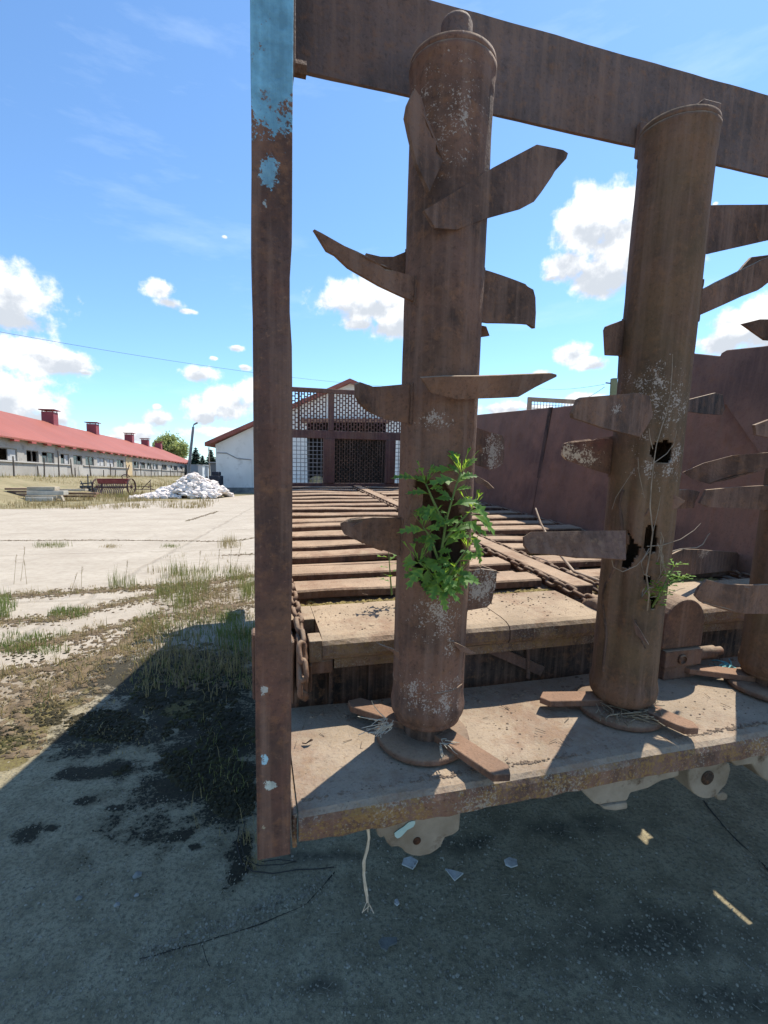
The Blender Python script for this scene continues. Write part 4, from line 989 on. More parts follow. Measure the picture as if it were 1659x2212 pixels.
scatter(gd, 525, 556, 1780, 1880, 12, 6, .07, .03, w=.0013, lean=1.6)
scatter(gd, 0, 550, 1265, 1500, 60, 5, .045, .13, w=.003, lean=1.9); scatter(gd, 0, 330, 1440, 1640, 90, 6, .03, .07, w=.0025, lean=1.9)
scatter(gg, 300, 550, 1330, 1480, 120, 8, .07, .1, lean=1.4); scatter(gd, 300, 550, 1400, 1500, 60, 6, .12, .1, lean=1.7)
scatter(gd, 0, 460, 1082, 1100, 160, 12, .30, .4, w=.012, lean=.6)
scatter(gd, -30, 330, 1064, 1084, 260, 12, .42, .5, w=.014, lean=.5)
scatter(gg, 160, 300, 1060, 1076, 60, 10, .40, .5, w=.014)
for i in range(1500):
    s = Rg.uniform(-5, 100); w = Rg.uniform(0.8, 9); z = max(0, 1.5*(1-max(0, w-1)/8.5)); blades(gd if Rg.random() < .75 else gg, bank(s, w, z*.95), 9, .55, .8, w=.022, lean=.5)
# tall seed stems
for (px, py, h) in ((30, 1262, .42), (45, 1255, .50), (58, 1262, .35), (150, 1290, .30), (175, 1285, .36), (497, 1235, .42), (508, 1232, .38), (470, 1235, .36), (430, 1228, .30), (270, 1262, .34)):
    c = G(px, py); l_ = Vector((Rg.uniform(.0, .12), Rg.uniform(-.05, .05), h)); gd.tube([c, c+l_*.5, c+l_], .003, 4, r1=.0015)
    for q in range(8): p = c+l_*(.72+.035*q); gd.tube([p, p+Vector((jit(.02), jit(.02), .02))], .003, 4, r1=.001)
tag(gd.build('dry_grass', M_gdry, fixn=False), kind='stuff'); tag(gg.build('grass', M_ggrn, fixn=False), kind='stuff'); tag(gl.build('grass', M_glsh, fixn=False), kind='stuff')
# ground moss cushions and grit
m = MB(); k = 5
def bump_(mb, c, r, h):
    a0 = Rg.uniform(0, 6); vs = [Vector((c.x+r*Rg.uniform(.7, 1.2)*math.cos(a0+2*PI*j/k), c.y+r*Rg.uniform(.7, 1.2)*math.sin(a0+2*PI*j/k), 0)) for j in range(k)]
    vs += [Vector((c.x+.5*(v.x-c.x), c.y+.5*(v.y-c.y), h*Rg.uniform(.6, 1))) for v in vs]
    mb.add(vs, [(j, (j+1) % k, k+(j+1) % k, k+j) for j in range(k)]+[tuple(range(k, 2*k))])
for (x, y, rx, ry, nn) in ((450, 1620, 110, 100, 900), (400, 1500, 120, 50, 500), (500, 1720, 55, 50, 350), (230, 1570, 90, 35, 400), (90, 1540, 60, 30, 250), (30, 1600, 45, 35, 250), (245, 1660, 35, 14, 80), (55, 1805, 24, 14, 60), (390, 1805, 24, 12, 50), (120, 1430, 110, 40, 260)):
    for q in range(nn):
        a = Rg.uniform(0, 2*PI); d = math.sqrt(Rg.random()); c = G(x+rx*d*math.cos(a), y+ry*d*math.sin(a))
        if noise.noise(c*3) > -.25: bump_(m, c, Rg.uniform(.006, .02), Rg.uniform(.004, .014))
tag(m.build('ground_moss', plain('ground_moss', (.028, .024, .012), (.055, .045, .02), 5, c3=(.075, .07, .02), s3=2.5, bump=.6)), kind='stuff')
m = MB()
for q in range(9000):
    px = Rg.uniform(-50, 1700); py = 1480+720*Rg.random()**.8; c = G(px, py); bump_(m, c, Rg.choice((.0015, .0015, .002, .002, .002, .003, .003, .004, .006)), Rg.uniform(.0015, .005))
for q in range(500):
    px = Rg.uniform(-50, 1700); py = 1480+720*Rg.random()**.8; c = G(px, py); a = Rg.uniform(0, 6.3); L_ = Rg.uniform(.006, .03); d_ = Vector((math.cos(a), math.sin(a), 0))
    m.tube([c+Vector((0, 0, .003)), c+d_*L_*.5+Vector((0, 0, Rg.uniform(.002, .008))), c+d_*L_+Vector((jit(.004), jit(.004), .003))], .0008, 4)
for q in range(420):
    px, py = Rg.gauss(585, 120), 0
    px = Rg.uniform(300, 720); py = 2075-(px-300)*.42+Rg.gauss(0, 12); bump_(m, G(px, py), Rg.choice((.002, .003, .004, .006)), Rg.uniform(.002, .006))
tag(m.build('gravel', plain('grit', (.13, .11, .075), (.38, .34, .26), 40, bump=.2)), kind='stuff')
# countable flakes and stones on the concrete
M_flake = plain('white_flake', (.42, .41, .38), (.62, .60, .56), 30, c3=(.25, .22, .18), s3=50)
def flake(name, px, label, cat, tiltz=.008, mat=M_flake):
    c = G(*px[0]); P = [G(*q) for q in px[1]]; m = MB()
    P = [Vector((p.x, p.y, .004+tiltz*R.random())) for p in P]; m.poly(P, (0, 0, .005)); return tag(m.build(name, mat), label, cat, 'paint flakes on the concrete')
flake('paint_flake', ((885, 1872), [(868, 1873), (872, 1862), (887, 1858), (903, 1867), (898, 1876), (892, 1884), (880, 1878)]), 'chunky white flake on the concrete just below the white gearbox cover', 'paint flake')
flake('paint_flake', ((980, 1897), [(962, 1883), (975, 1885), (985, 1893), (1001, 1893), (990, 1906), (982, 1912), (972, 1900)]), 'pointed folded white flake, the largest on the shaded concrete', 'paint flake', .02)
flake('paint_flake', ((1103, 1868), [(1089, 1863), (1100, 1857), (1116, 1862), (1118, 1876), (1104, 1881), (1092, 1873)]), 'dull grey flake lying apart on the concrete below the bed plate middle', 'paint flake')
flake('paint_flake', ((856, 1955), [(852, 1950), (858, 1948), (863, 1957), (858, 1963), (852, 1959)]), 'tiny white flake right of the dangling twine end', 'paint flake')
flake('paint_flake', ((835, 2040), [(817, 2042), (826, 2034), (858, 2033), (858, 2046), (840, 2051), (836, 2060), (824, 2056)]), 'flat grey flake nearest the camera, low on the concrete', 'paint flake', mat=plain('grey_flake', (.12, .12, .105), (.2, .195, .17), 30))
def stone(px, r, label):
    c = G(*px); m = MB(); bm = bmesh.new(); bmesh.ops.create_icosphere(bm, subdivisions=2, radius=r)
    vs = [Vector((v.co.x*1.2, v.co.y, v.co.z*.6))*(1+.35*noise.noise(v.co/r*1.3+c)) for v in bm.verts]
    m.add([c+v+Vector((0, 0, r*.35)) for v in vs], [[v.index for v in f.verts] for f in bm.faces]); bm.free()
    tag(m.build('stone', plain('stone', (.20, .2, .18), (.32, .31, .28), 20)), label, 'stone', 'stones on the concrete')
stone((297, 1893), .014, 'grey lumpy stone, the biggest on the open concrete'); stone((171, 1942), .009, 'small pale pebble left of the lumpy grey stone')
stone((253, 1956), .009, 'small pale pebble just below the lumpy grey stone'); stone((295, 1935), .007, 'pebble between the lumpy stone and the lower pebble')
# loose wire looped on the ground by the post foot
m = MB(); P = [G(*q)+Vector((0, 0, .006)) for q in ((516, 1790), (512, 1830), (522, 1868), (545, 1885), (590, 1890), (640, 1882), (690, 1880), (722, 1876))]
m.tube(P, .0022, 5); P = [G(*q)+Vector((0, 0, .010+.01*R.random())) for q in ((530, 1780), (520, 1830), (530, 1865), (560, 1878), (610, 1875), (640, 1868), (600, 1862), (565, 1868))]
m.tube(P, .0018, 5); tag(m.build('wire_loop', plain('dark_wire', (.03, .03, .028), (.06, .05, .045), 20)), 'dark wire loop lying on the concrete at the post foot', 'wire')

# ------------------------------------------------------------------ WHITE HALL with the red roof edge
HY = 45.0
hx = lambda px: (px-CX)/FPX*HY*1.0
def hp(px, py): v = at(px, py, HY); return v.x, v.z
xL, _ = hp(468, 1065); _, zE = hp(463, 957); xP, zP = hp(757, 822); xR = 2*xP-xL
hall = thing('white_hall', (xP, HY, 0), 'white plastered hall with a low red-edged gable roof and open gateway', 'hall')
HO = Vector((xP, HY, 0))
M_plaster = plain('white_plaster', (.60, .60, .585), (.70, .70, .68), .5, c3=(.52, .51, .49), s3=1.2, bump=.15)
dx0, dz1 = hp(662, 912); dx1, _ = hp(832, 912); dz0 = 0.0
m = MB(); slope = (zP-zE)/(xP-xL)
zr = lambda x: zE+slope*((x-xL) if x < xP else (xR-x))-.12
def panel(pts): m.poly([(x, HY, z) for x, z in pts], (0, .35, 0))
panel([(xL, .5), (dx0, .5), (dx0, zr(dx0)), (xL, zr(xL))]); panel([(dx1, .5), (xR, .5), (xR, zr(xR)), (dx1, zr(dx1))])
panel([(dx0, dz1), (dx1, dz1), (dx1, zr(dx1)), (xP, zr(xP)), (dx0, zr(dx0))])
m.box((xL, HY+.35, .5), (xL+.35, HY+60, zE-.1)); m.box((xR-.35, HY+.35, .5), (xR, HY+60, zE-.1))
m.build('wall', M_plaster, hall, off=HO)
m = MB(); m.box((xL-.04, HY-.04, 0), (dx0-.02, HY+.3, .498)); m.box((dx1+.02, HY-.04, 0), (xR+.04, HY+.3, .498)); m.box((xL-.04, HY+.301, 0), (xL+.3, HY+60, .498))
m.build('plinth', plain('grey_plinth', (.12, .13, .13), (.26, .26, .25), 1.5), hall, off=HO)
M_rred = plain('red_roof', (.34, .075, .065), (.42, .10, .085), .4, c3=(.30, .09, .08), s3=3, bump=.1, rough=.6)
m = MB()
for sg, xa in ((1, xL), (-1, xR)):
    a = Vector((xa-sg*.75, 0, zE-.32)); b = Vector((xP, 0, zP)); d = (b-a)
    m.poly([(a.x, HY-.7, a.z), (a.x, HY-.7, a.z+.34), (b.x, HY-.7, b.z+.06), (b.x, HY-.7, b.z-.28)], (0, 61, 0))
m.build('roof', plain('dull_red_roof_edge', (.22, .075, .06), (.30, .11, .09), 1.0, rough=.7), hall, off=HO)
m = MB(); m.box((dx0-.4, HY-.5, dz1-.05), (dx1+.4, HY-.001, dz1+.28)); m.build('gateway_canopy', M_wall, hall, off=HO)
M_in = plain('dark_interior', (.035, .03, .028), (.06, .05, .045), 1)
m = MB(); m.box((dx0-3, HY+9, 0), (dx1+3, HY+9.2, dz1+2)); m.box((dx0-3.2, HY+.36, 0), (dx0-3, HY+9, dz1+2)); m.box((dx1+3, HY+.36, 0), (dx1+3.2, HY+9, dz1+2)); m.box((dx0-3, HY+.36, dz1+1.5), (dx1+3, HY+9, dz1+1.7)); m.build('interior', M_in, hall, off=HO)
m = MB()
P = [hp(*q) for q in ((469, 978), (490, 979), (500, 984), (512, 990), (530, 992), (543, 993))]
m.tube([(x, HY-.02, z) for x, z in P], .055, 6); m.build('crack', plain('crack_grey', (.25, .26, .27), (.34, .34, .34), 2), hall, off=HO)
m = MB(); (xa, za), (xb, zb) = hp(544, 993), hp(546, 1060); m.box((xa-.03, HY-.006, zb), (xa+.03, HY-.001, za)); m.build('crack', plain('crack_pale', (.45, .45, .45), (.52, .52, .51), 2), hall, off=HO)
# bale inside the gateway
bx, bz = hp(680, 1030)
def bale(c, s, label):
    t = thing('hay_bale', c, label, 'hay bale'); m = MB(); m.lathe([(0, -.6*s), (.55*s, -.6*s), (.64*s, -.5*s), (.65*s, .5*s), (.55*s, .6*s), (0, .6*s)], (0, 0, .64*s), 28, 'y')
    m.build('roll', plain('straw', (.36, .25, .12), (.50, .38, .20), 8, bump=.8), t)
bale((bx, HY+1.6, 0), 1.25, 'round straw bale standing inside the hall gateway')

# ------------------------------------------------------------------ LONG BARN
barn = thing('long_barn', bank(20, 0, 1.5), 'long low barn with red metal roof and broken windows', 'barn')
BO = bank(20, 0, 1.5)
M_bw = plain('barn_panels', (.30, .28, .25), (.42, .40, .36), .25, c3=(.24, .22, .20), s3=.9, bump=.3)
S0, S1, ZB, ZE_, ZR_, HW = -18, 104, 1.4, 5.1, 8.9, 7.0
def bb(mb, s0, s1, w0, w1, z0, z1):
    mb.obox(bank((s0+s1)/2, (w0+w1)/2, (z0+z1)/2), BD*((s1-s0)/2), BN*((w1-w0)/2), Vector((0, 0, (z1-z0)/2)))
# windows listed along the axis: survey px of left and right edges
def s_of(px):                                  # where a view column meets the barn's front plane
    k = (px-CX)/FPX; # x = k*y
    return (k*E0.y-E0.x)/(BD.x-k*BD.y)
wins = [(3, 42, 'b'), (62, 88, 'b'), (95, 121, 'd'), (135, 153, 'b'), (162, 181, 'd'), (188, 206, 'd'), (213, 229, 'p'), (234, 249, 'p'), (255, 270, 'd'), (289, 302, 'd'), (305, 316, 'd'), (319, 329, 'd'), (332, 343, 'd'), (352, 362, 'd'), (366, 374, 'p'), (377, 385, 'd'), (389, 396, 'p')]
spans = []
for a, b_, k in wins: spans.append((s_of(a), s_of(b_), k))
spans = [(-14, -9.5, 'b'), (-7, -2, 'd')]+spans
m = MB(); bb(m, S0, S1, -.25, 0, ZB, 2.95); bb(m, S0, S1, -.25, 0, 4.12, ZE_)
prev = S0
for s0, s1, k in spans:
    bb(m, prev, s0, -.25, 0, 2.95, 4.12); prev = s1
bb(m, prev, S1, -.25, 0, 2.95, 4.12)
bb(m, S0, S0+.3, -2*HW, -.25, ZB, ZE_); bb(m, S1-.3, S1, -2*HW, -.25, ZB, ZE_); bb(m, S0, S1, -2*HW-.3, -2*HW, ZB, ZE_); bb(m, S0+.3, S1-.3, -5.2, -5.0, ZB, ZE_-.3)
m.build('wall', M_bw, barn, off=BO)
M_patch = plain('patched_panels', (.38, .37, .34), (.46, .44, .40), .3); s = S0
while s < S1-3:
    w_ = R.uniform(2.6, 4.2)
    if R.random() < .35: m = MB(); bb(m, s, s+w_-.06, .002, .03, ZB+.1, 2.8); m.build('wall_panel', M_patch, barn, off=BO)
    s += w_
m = MB(); 
for a, b_ in ((-16, s_of(158)), (s_of(182), s_of(280)), (s_of(290), 100)): bb(m, a, b_, .002, .16, 2.86, 2.96)
m.build('sill', plain('pale_ledge', (.46, .44, .41), (.52, .50, .46), 1), barn, off=BO)
M_gl = plain('dark_glass', (.03, .035, .04), (.09, .10, .11), 2, rough=.2, bump=0); M_pg = plain('pale_sheet', (.38, .39, .39), (.5, .5, .49), 1.5); M_wf = plain('old_frame', (.16, .15, .14), (.30, .28, .26), 2)
for s0, s1, k in spans:
    f = MB(); n_ = max(2, int((s1-s0)/1.1))
    bb(f, s0, s1, -.16, -.08, 2.952, 3.02); bb(f, s0, s1, -.16, -.08, 4.05, 4.118)
    for q in range(n_+1): x = s0+.035+(s1-s0-.07)*q/n_; bb(f, x-.035, x+.035, -.16, -.08, 3.02, 4.05)
    fo = f.build('window', M_wf, barn, off=BO)
    for q in range(n_):
        a, b_ = s0+(s1-s0)*q/n_+.05, s0+(s1-s0)*(q+1)/n_-.05
        u = R.random(); pale = {'b': u < .5, 'd': u < .12, 'p': u < .8}[k]
        if not pale and R.random() < .35 and k == 'b': continue
        g = MB(); bb(g, a, b_, -.13, -.12, 3.02, 4.05 if R.random() < .6 else R.uniform(3.4, 3.9)); g.build('pane', M_pg if pale else M_gl, fo, off=BO)
m = MB(); bb(m, s_of(274), s_of(287), .002, .06, 1.45, 4.6); m.build('door', plain('yellowish_door', (.50, .38, .22), (.58, .46, .28), .8), barn, off=BO)
def roof_mat():
    m_, t_, b_ = new_mat('red_metal_roof'); p_ = t_.n('ShaderNodeTexCoord').outputs['Object']
    u = t_.vm('DOT_PRODUCT', p_, tuple(BD), 1); fr = t_.m('FRACT', t_.m('DIVIDE', t_.m('ADD', u, 500), 1.1))
    n_ = t_.noise(p_, .12, 5, .6); c_ = t_.mix(t_.ramp(n_, .35, .65), (.30, .082, .05), (.35, .105, .07))
    wn = t_.n('ShaderNodeTexWhiteNoise', noise_dimensions='1D'); t_.l(t_.m('FLOOR', t_.m('DIVIDE', t_.m('ADD', u, 500), 1.1)), wn.inputs['W'])
    c_ = t_.mix(t_.m('MULTIPLY', wn.outputs['Value'], .35), c_, (.25, .09, .065)); c_ = t_.mix(t_.ramp(fr, .05, .10, .5, 0), c_, (.14, .06, .055))
    t_.put(b_.inputs['Base Color'], c_); b_.inputs['Roughness'].default_value = .6; return m_
m = MB(); ov = .55
re0, re1 = S0-1, S1+.8
def rp(s, w, z): return bank(s, w, z)
hip = 16
A = [rp(re0, ov, ZE_-.15), rp(re1, ov, ZE_-.15), rp(re1-hip, -HW, ZR_), rp(re0, -HW, ZR_), rp(re1, -2*HW-ov, ZE_-.15), rp(re0, -2*HW-ov, ZE_-.15)]
top = [v+Vector((0, 0, .14)) for v in A]
m.add(A+top, [(6, 7, 8, 9), (9, 8, 10, 11), (7, 10, 8), (0, 1, 2, 3), (3, 2, 4, 5), (1, 4, 2), (0, 1, 7, 6), (1, 4, 10, 7), (4, 5, 11, 10), (0, 6, 9, 3), (3, 9, 11, 5)])
roof = m.build('roof', roof_mat(), barn, off=BO)
m = MB(); s = S0
while s < S1: m = MB(); bb(m, s, s+.9, .18, .54, ZE_-.33, ZE_-.16); m.build('rafter_end', M_rred, roof, off=BO); s += 3.2
def ridge_s(px):
    k = (px-CX)/FPX; P = E0-BN*HW
    return (k*P.y-P.x)/(BD.x-k*BD.y)
M_vent = plain('maroon_vent', (.23, .05, .06), (.30, .07, .08), 1, rough=.6, bump=.05)
for px, hh in ((116, 1.55), (207, 1.55), (284, 1.55), (318, 1.35), (346, 1.5)):
    s = ridge_s(px); m = MB(); bb(m, s-.75, s+.75, -HW-.75, -HW+.75, ZR_-.5, ZR_+hh); v = m.build('roof_vent', M_vent, roof, off=BO, bevel=.03)
    m = MB(); bb(m, s-1.0, s+1.0, -HW-1.0, -HW+1.0, ZR_+hh+.22, ZR_+hh+.32)
    for a in (-.65, .65):
        for b_ in (-.65, .65): bb(m, s+a-.05, s+a+.05, -HW+b_-.05, -HW+b_+.05, ZR_+hh, ZR_+hh+.22)
    m.build('vent_cap', M_vent, v, off=BO)
# stakes along the barn wall
M_stake = plain('weathered_stake', (.10, .085, .07), (.18, .15, .13), 2)
stk = [(2, 1.9, .0), (57, 1.2, .1), (71, 2.0, .1), (105, 2.9, 0), (135, 2.1, -.4), (142, 1.1, .1), (178, 2.5, .25), (176, 1.0, .1), (206, 1.0, .1), (222, 1.9, .05), (233, 1.1, .1), (258, 1.9, .0), (279, 1.0, .1), (291, 2.0, .1), (300, 1.0, .05), (314, 1.9, .1), (322, 1.0, .1), (330, 1.4, .1), (337, 1.9, -.1), (350, 1.0, .0), (358, 1.8, .0), (366, 1.0, 0), (374, 1.7, .1), (382, 1.2, .0), (390, 1.6, .05)]
s_proto = None
for q, (px, h, lean) in enumerate(stk):
    s = s_of(px); c = bank(s, 1.1, 1.42)
    if s_proto is None:
        m = MB(); m.tube([(0, 0, 0), (.01, 0, .5), (-.01, .01, 1)], .075, 6, r1=.06); s_proto = o = m.build('stake', M_stake)
    else:
        o = s_proto.copy(); C.objects.link(o)
    o.location = c; o.scale = (1, 1, h); o.rotation_euler = (lean*.35, -lean*.25, q)
    tag(o, 'dark wooden stake in the row standing along the long barn wall', 'stake', 'stakes along the barn wall')

# ------------------------------------------------------------------ YARD CLUTTER
# rubble heap of white chunks
M_rub = plain('white_rubble', (.66, .58, .52), (.78, .71, .65), 1.2, c3=(.50, .45, .40), s3=4, bump=.3)
Rr = random.Random(9)
def chunk(mb, c, r):
    bm = bmesh.new(); bmesh.ops.create_icosphere(bm, subdivisions=1, radius=r)
    sc = Vector((Rr.uniform(.7, 1.5), Rr.uniform(.6, 1.2), Rr.uniform(.35, .8))); E_ = Matrix.Rotation(Rr.uniform(0, 6), 3, 'Z') @ Matrix.Rotation(Rr.uniform(-.6, .6), 3, 'X')
    vs = [c+E_ @ Vector((v.co.x*sc.x*Rr.uniform(.75, 1.2), v.co.y*sc.y*Rr.uniform(.75, 1.2), v.co.z*sc.z)) for v in bm.verts]
    mb.add(vs, [[v.index for v in f.verts] for f in bm.faces]); bm.free()
m = MB(); hb = [(293, 1.5), (325, 7), (350, 22), (375, 36), (398, 54), (410, 57), (420, 50), (440, 42), (455, 33), (468, 25), (474, 14)]
D0 = 33.0
def heap_h(px):
    for (a, ha), (b_, hb_) in zip(hb, hb[1:]):
        if a <= px <= b_: return ha+(hb_-ha)*(px-a)/(b_-a)
    return 0
for q in range(1500):
    px = Rr.uniform(290, 474); hh = heap_h(px)*(1+.28*noise.noise(Vector((px*.06, 3, 1))))/FPX*D0*.92
    u = Rr.uniform(-1, 1); y = D0+1.6+u*1.7; x = (px-CX)/FPX*D0*1.02
    z = hh*max(0, 1-abs(u)**1.5)*Rr.uniform(.80, 1.03)
    chunk(m, Vector((x, y, z+.05)), Rr.choice((.09, .12, .15, .2, .28)))
tag(m.build('rubble', M_rub), kind='stuff')
# boards and beams piled by the field edge
M_brd = [plain('grey_board', (.36, .30, .22), (.50, .43, .33), 2, c3=(.26, .2, .14), s3=7), plain('brown_board', (.20, .12, .08), (.30, .19, .13), 2), plain('pale_beam', (.44, .40, .33), (.56, .51, .43), 2)]
proto = {}
def board(px0, px1, py, h, th, mi, dist, skew, label):
    a = at(px0, py, dist); b_ = at(px1, py, dist); L_ = (b_-a).length; c = (a+b_)/2
    m = MB(); m.box((-L_/2, -th/2, -h/2), (L_/2, th/2, h/2))
    o = m.build('beam', M_brd[mi], bevel=.015); o.location = (c.x, c.y, max(c.z, h/2+.004)); o.rotation_euler = (0, jit(.012), skew); tag(o, label, 'beam', 'beams in the pile by the field')
board(62, 118, 1081.5, .24, .5, 2, 29.4, .02, 'pale square beam lying on the ground at the front of the pile')
board(60, 128, 1073.5, .19, .5, 0, 29.6, -.02, 'grey beam second from the bottom of the pile front')
board(64, 142, 1064.5, .26, .5, 2, 29.8, .02, 'long pale beam with a sawn end in the middle of the pile')
board(64, 124, 1055.5, .23, .5, 0, 29.9, -.01, 'short thick grey beam on top of the pile')
board(15, 62, 1056, .12, .4, 1, 30.6, .03, 'dark weathered beam at the upper left of the pile')
board(20, 60, 1062, .14, .4, 1, 30.7, .0, 'dark brown beam under the upper left beam')
board(35, 70, 1069, .20, .5, 1, 30.6, .1, 'stubby brown beam left of the pale beams')
board(120, 188, 1058.5, .13, .35, 0, 30.6, -.03, 'slim grey beam on the upper right of the pile')
board(125, 210, 1066, .13, .35, 1, 30.8, .02, 'long reddish beam reaching right out of the pile')
board(130, 205, 1072, .12, .35, 1, 31, -.02, 'low brown beam at the right foot of the pile')
board(-20, 14, 1064, .13, .4, 1, 31, .03, 'brown beam end at the far left of the pile')
m = MB(); m.bar(at(132, 1072, 29.2), at(138, 1084, 29.1), .12, .16); tag(m.build('post_stub', M_brd[0]), 'short grey stub leaning against the pile right end', 'stub')
# seed drill
DD = 40.0; c = at(245, 1066, DD); c.z = 0
dr = thing('seed_drill', c, 'rusty red seed drill with spoked wheels and rows of tines in the grass', 'seed drill')
M_drill = plain('faded_red_paint', (.22, .05, .055), (.30, .09, .09), 2, c3=(.16, .07, .05), s3=6); M_iron = plain('dark_iron', (.07, .045, .045), (.13, .075, .07), 4)
sc = DD/FPX
X = lambda px: (px-245)*sc
m = MB(); m.poly([(X(216), -.3, .95), (X(216), -.4, 1.30), (X(216), .2, 1.36), (X(216), .2, .9)], (X(276)-X(216), 0, 0)); m.build('seed_hopper', M_drill, dr, bevel=.02)
m = MB(); m.box((X(214), -.42, 1.31), (X(278), .24, 1.36)); m.build('hopper_lid', M_drill, dr)
tp = None
for q in range(15):
    x = X(219+q*3.9); m = MB(); m.tube([(x, -.25, .95), (x+.05, -.45, .65), (x-.05, -.55, .4), (x+.02, -.75, .1), (x+.04, -.8, .0)], .04, 6); m.build('seed_tube', plain('tine', (.16, .09, .08), (.28, .18, .16), 5) if q == 0 else bpy.data.materials['tine'], dr)
def spoked(x, r, w):
    m = MB(); m.lathe([(r-.05, -w), (r, -w), (r, w), (r-.05, w), (r-.05, -w)], (x, .1, r), 36, 'x'); o = m.build('wheel', M_iron, dr)
    m = MB()
    for q in range(10): a = 2*PI*q/10; m.tube([(x, .1, r), (x, .1+math.cos(a)*(r-.04), r+math.sin(a)*(r-.04))], .018, 5)
    m.lathe([(0, -.1), (.09, -.1), (.09, .1), (0, .1)], (x, .1, r), 14, 'x'); m.build('spokes', M_iron, o)
spoked(X(209), .68, .06); spoked(X(283), .68, .06)
m = MB(); m.tube([(X(209), .1, .68), (X(283), .1, .68)], .04, 8); m.bar((X(212), -.5, .62), (X(280), -.5, .62), .08, .08); m.build('axle', M_iron, dr)
m = MB(); P = [(X(266)+.0, .0, 1.38), (X(264), 0, 1.55), (X(269), 0, 1.68), (X(278), 0, 1.66), (X(282), 0, 1.52), (X(276), 0, 1.46)]; m.tube(P, .045, 7); m.tube([(X(274), .1, 1.36), (X(277), .0, 2.0), (X(282), .0, 2.5)], .035, 6); m.build('lever', M_iron, dr)
m = MB(); 
for (a, b_) in (((284, .5, .72), (325, .4, .66)), ((284, .3, .45), (330, .5, .42)), ((300, .4, .4), (322, .4, 1.25)), ((330, .4, .4), (310, .4, .7)), ((320, .4, 1.2), (321, .4, .2))): m.tube([(X(a[0]), a[1], a[2]), (X(b_[0]), b_[1], b_[2])], .03, 6)
m.build('drawbar', M_iron, dr)
# small plough
c = at(188, 1060, 41); c.z = 0
pg = thing('plough', c, 'small dark steel plough standing between the beams and the seed drill', 'plough')
M_pl = plain('dark_blue_steel', (.04, .05, .065), (.09, .10, .12), 3); m = MB()
m.box((-.5, -.2, .55), (.45, .2, .75)); m.bar((-.55, 0, .9), (.55, 0, 1.0), .1, .1); m.tube([(.1, 0, .6), (.12, 0, 1.7)], .05, 6); m.tube([(-.35, .1, .7), (-.5, 0, 1.15)], .05, 6); m.tube([(.45, 0, .75), (.35, 0, 1.2)], .05, 6); m.build('frame', M_pl, pg, bevel=.01)
for x in (-.45, .0, .45):
    m = MB(); m.poly([(x, -.1, .6), (x+.1, -.35, .05), (x+.42, -.3, .0), (x+.36, .0, .5)], (0, .05, 0)); m.build('ploughshare', M_pl, pg)
# lamp post
D = 52; c = at(402, 1030, D); c.z = 0; tp = at(417.5, 922, D)
lp = thing('street_lamp', c, 'leaning concrete lamp post with a single curved lamp arm behind the rubble', 'street lamp')
LO = c; m = MB(); m.tube([c, c.lerp(tp, .5), tp], .20, 8, r1=.13); m.build('pole', plain('grey_concrete_pole', (.16, .18, .20), (.28, .29, .30), 1.5), lp, off=LO)
m = MB(); h0 = at(420, 917, D); h1 = at(425, 914.5, D); m.tube([tp, tp+Vector((.05, 0, .25)), h0], .05, 7); m.build('arm', M_iron, lp, off=LO)
m = MB(); m.obox((h0+h1)/2+Vector((.05, -.1, .02)), (h1-h0)*.8, (0, .14, 0), (0, 0, .07)); m.build('lamp_head', plain('lamp_grey', (.22, .22, .23), (.3, .3, .3), 4), lp, off=LO, bevel=.03)
# thin wooden pole, sheds and tank beyond
D = 95; c = at(453, 1030, D); c.z = 0; m = MB(); m.tube([c, Vector((c.x, c.y, at(453, 966, D).z))], .16, 7, r1=.11); m.bar(at(449, 972, D), at(457, 972, D), .08, .1)
tag(m.build('utility_pole', plain('pale_wood_pole', (.32, .27, .2), (.42, .36, .28), 2)), 'thin wooden utility pole in front of the fir trees', 'utility pole')
def shed(px0, px1, py0, py1, D, label, col, dep=4):
    a = at(px0, py1, D); b_ = at(px1, py0, D); c = Vector(((a.x+b_.x)/2, D, 0)); t = thing('shed', c, label, 'shed')
    m = MB(); m.box((a.x, D, 0), (b_.x, D+dep, b_.z)); m.build('wall', plain('shed_'+str(px0), *col, .8), t, off=c, bevel=.03)
    m = MB(); m.box((a.x-.2, D-.2, b_.z+.002), (b_.x+.2, D+dep+.2, b_.z+.14)); m.build('roof', plain('shed_roof_'+str(px0), (.3, .32, .34), (.4, .42, .44), 1), t, off=c)
    m = MB(); m.box((a.x+.1, D-.03, 0), (b_.x-.1, D-.002, b_.z*.38)); m.build('base', M_in, t, off=c)
shed(404, 428, 1004.5, 1030, 120, 'blue-grey lean-to at the far end of the long barn', ((.26, .32, .38), (.33, .39, .44)))
shed(428, 437, 1005, 1030, 116, 'white box shed right of the blue-grey lean-to', ((.55, .58, .60), (.63, .65, .66)))
shed(439, 449, 1007, 1030, 118, 'pale corrugated shed beside the thin utility pole', ((.42, .46, .50), (.5, .53, .55)))
shed(455, 470, 1000, 1040, 70, 'dark grey shed tucked behind the white hall corner', ((.12, .14, .16), (.18, .2, .22)), 3)
c = at(463, 1048, 42); m = MB(); m.box((c.x-.5, 42, 0), (c.x+.42, 43.2, 1.6)); m.box((c.x-.3, 42.2, 1.601), (c.x+.3, 43, 1.95)); tag(m.build('dark_crate', plain('black_tarp', (.02, .022, .035), (.035, .04, .055), 3), bevel=.08, seg=2), 'black tarpaulined crate against the white hall corner', 'crate')
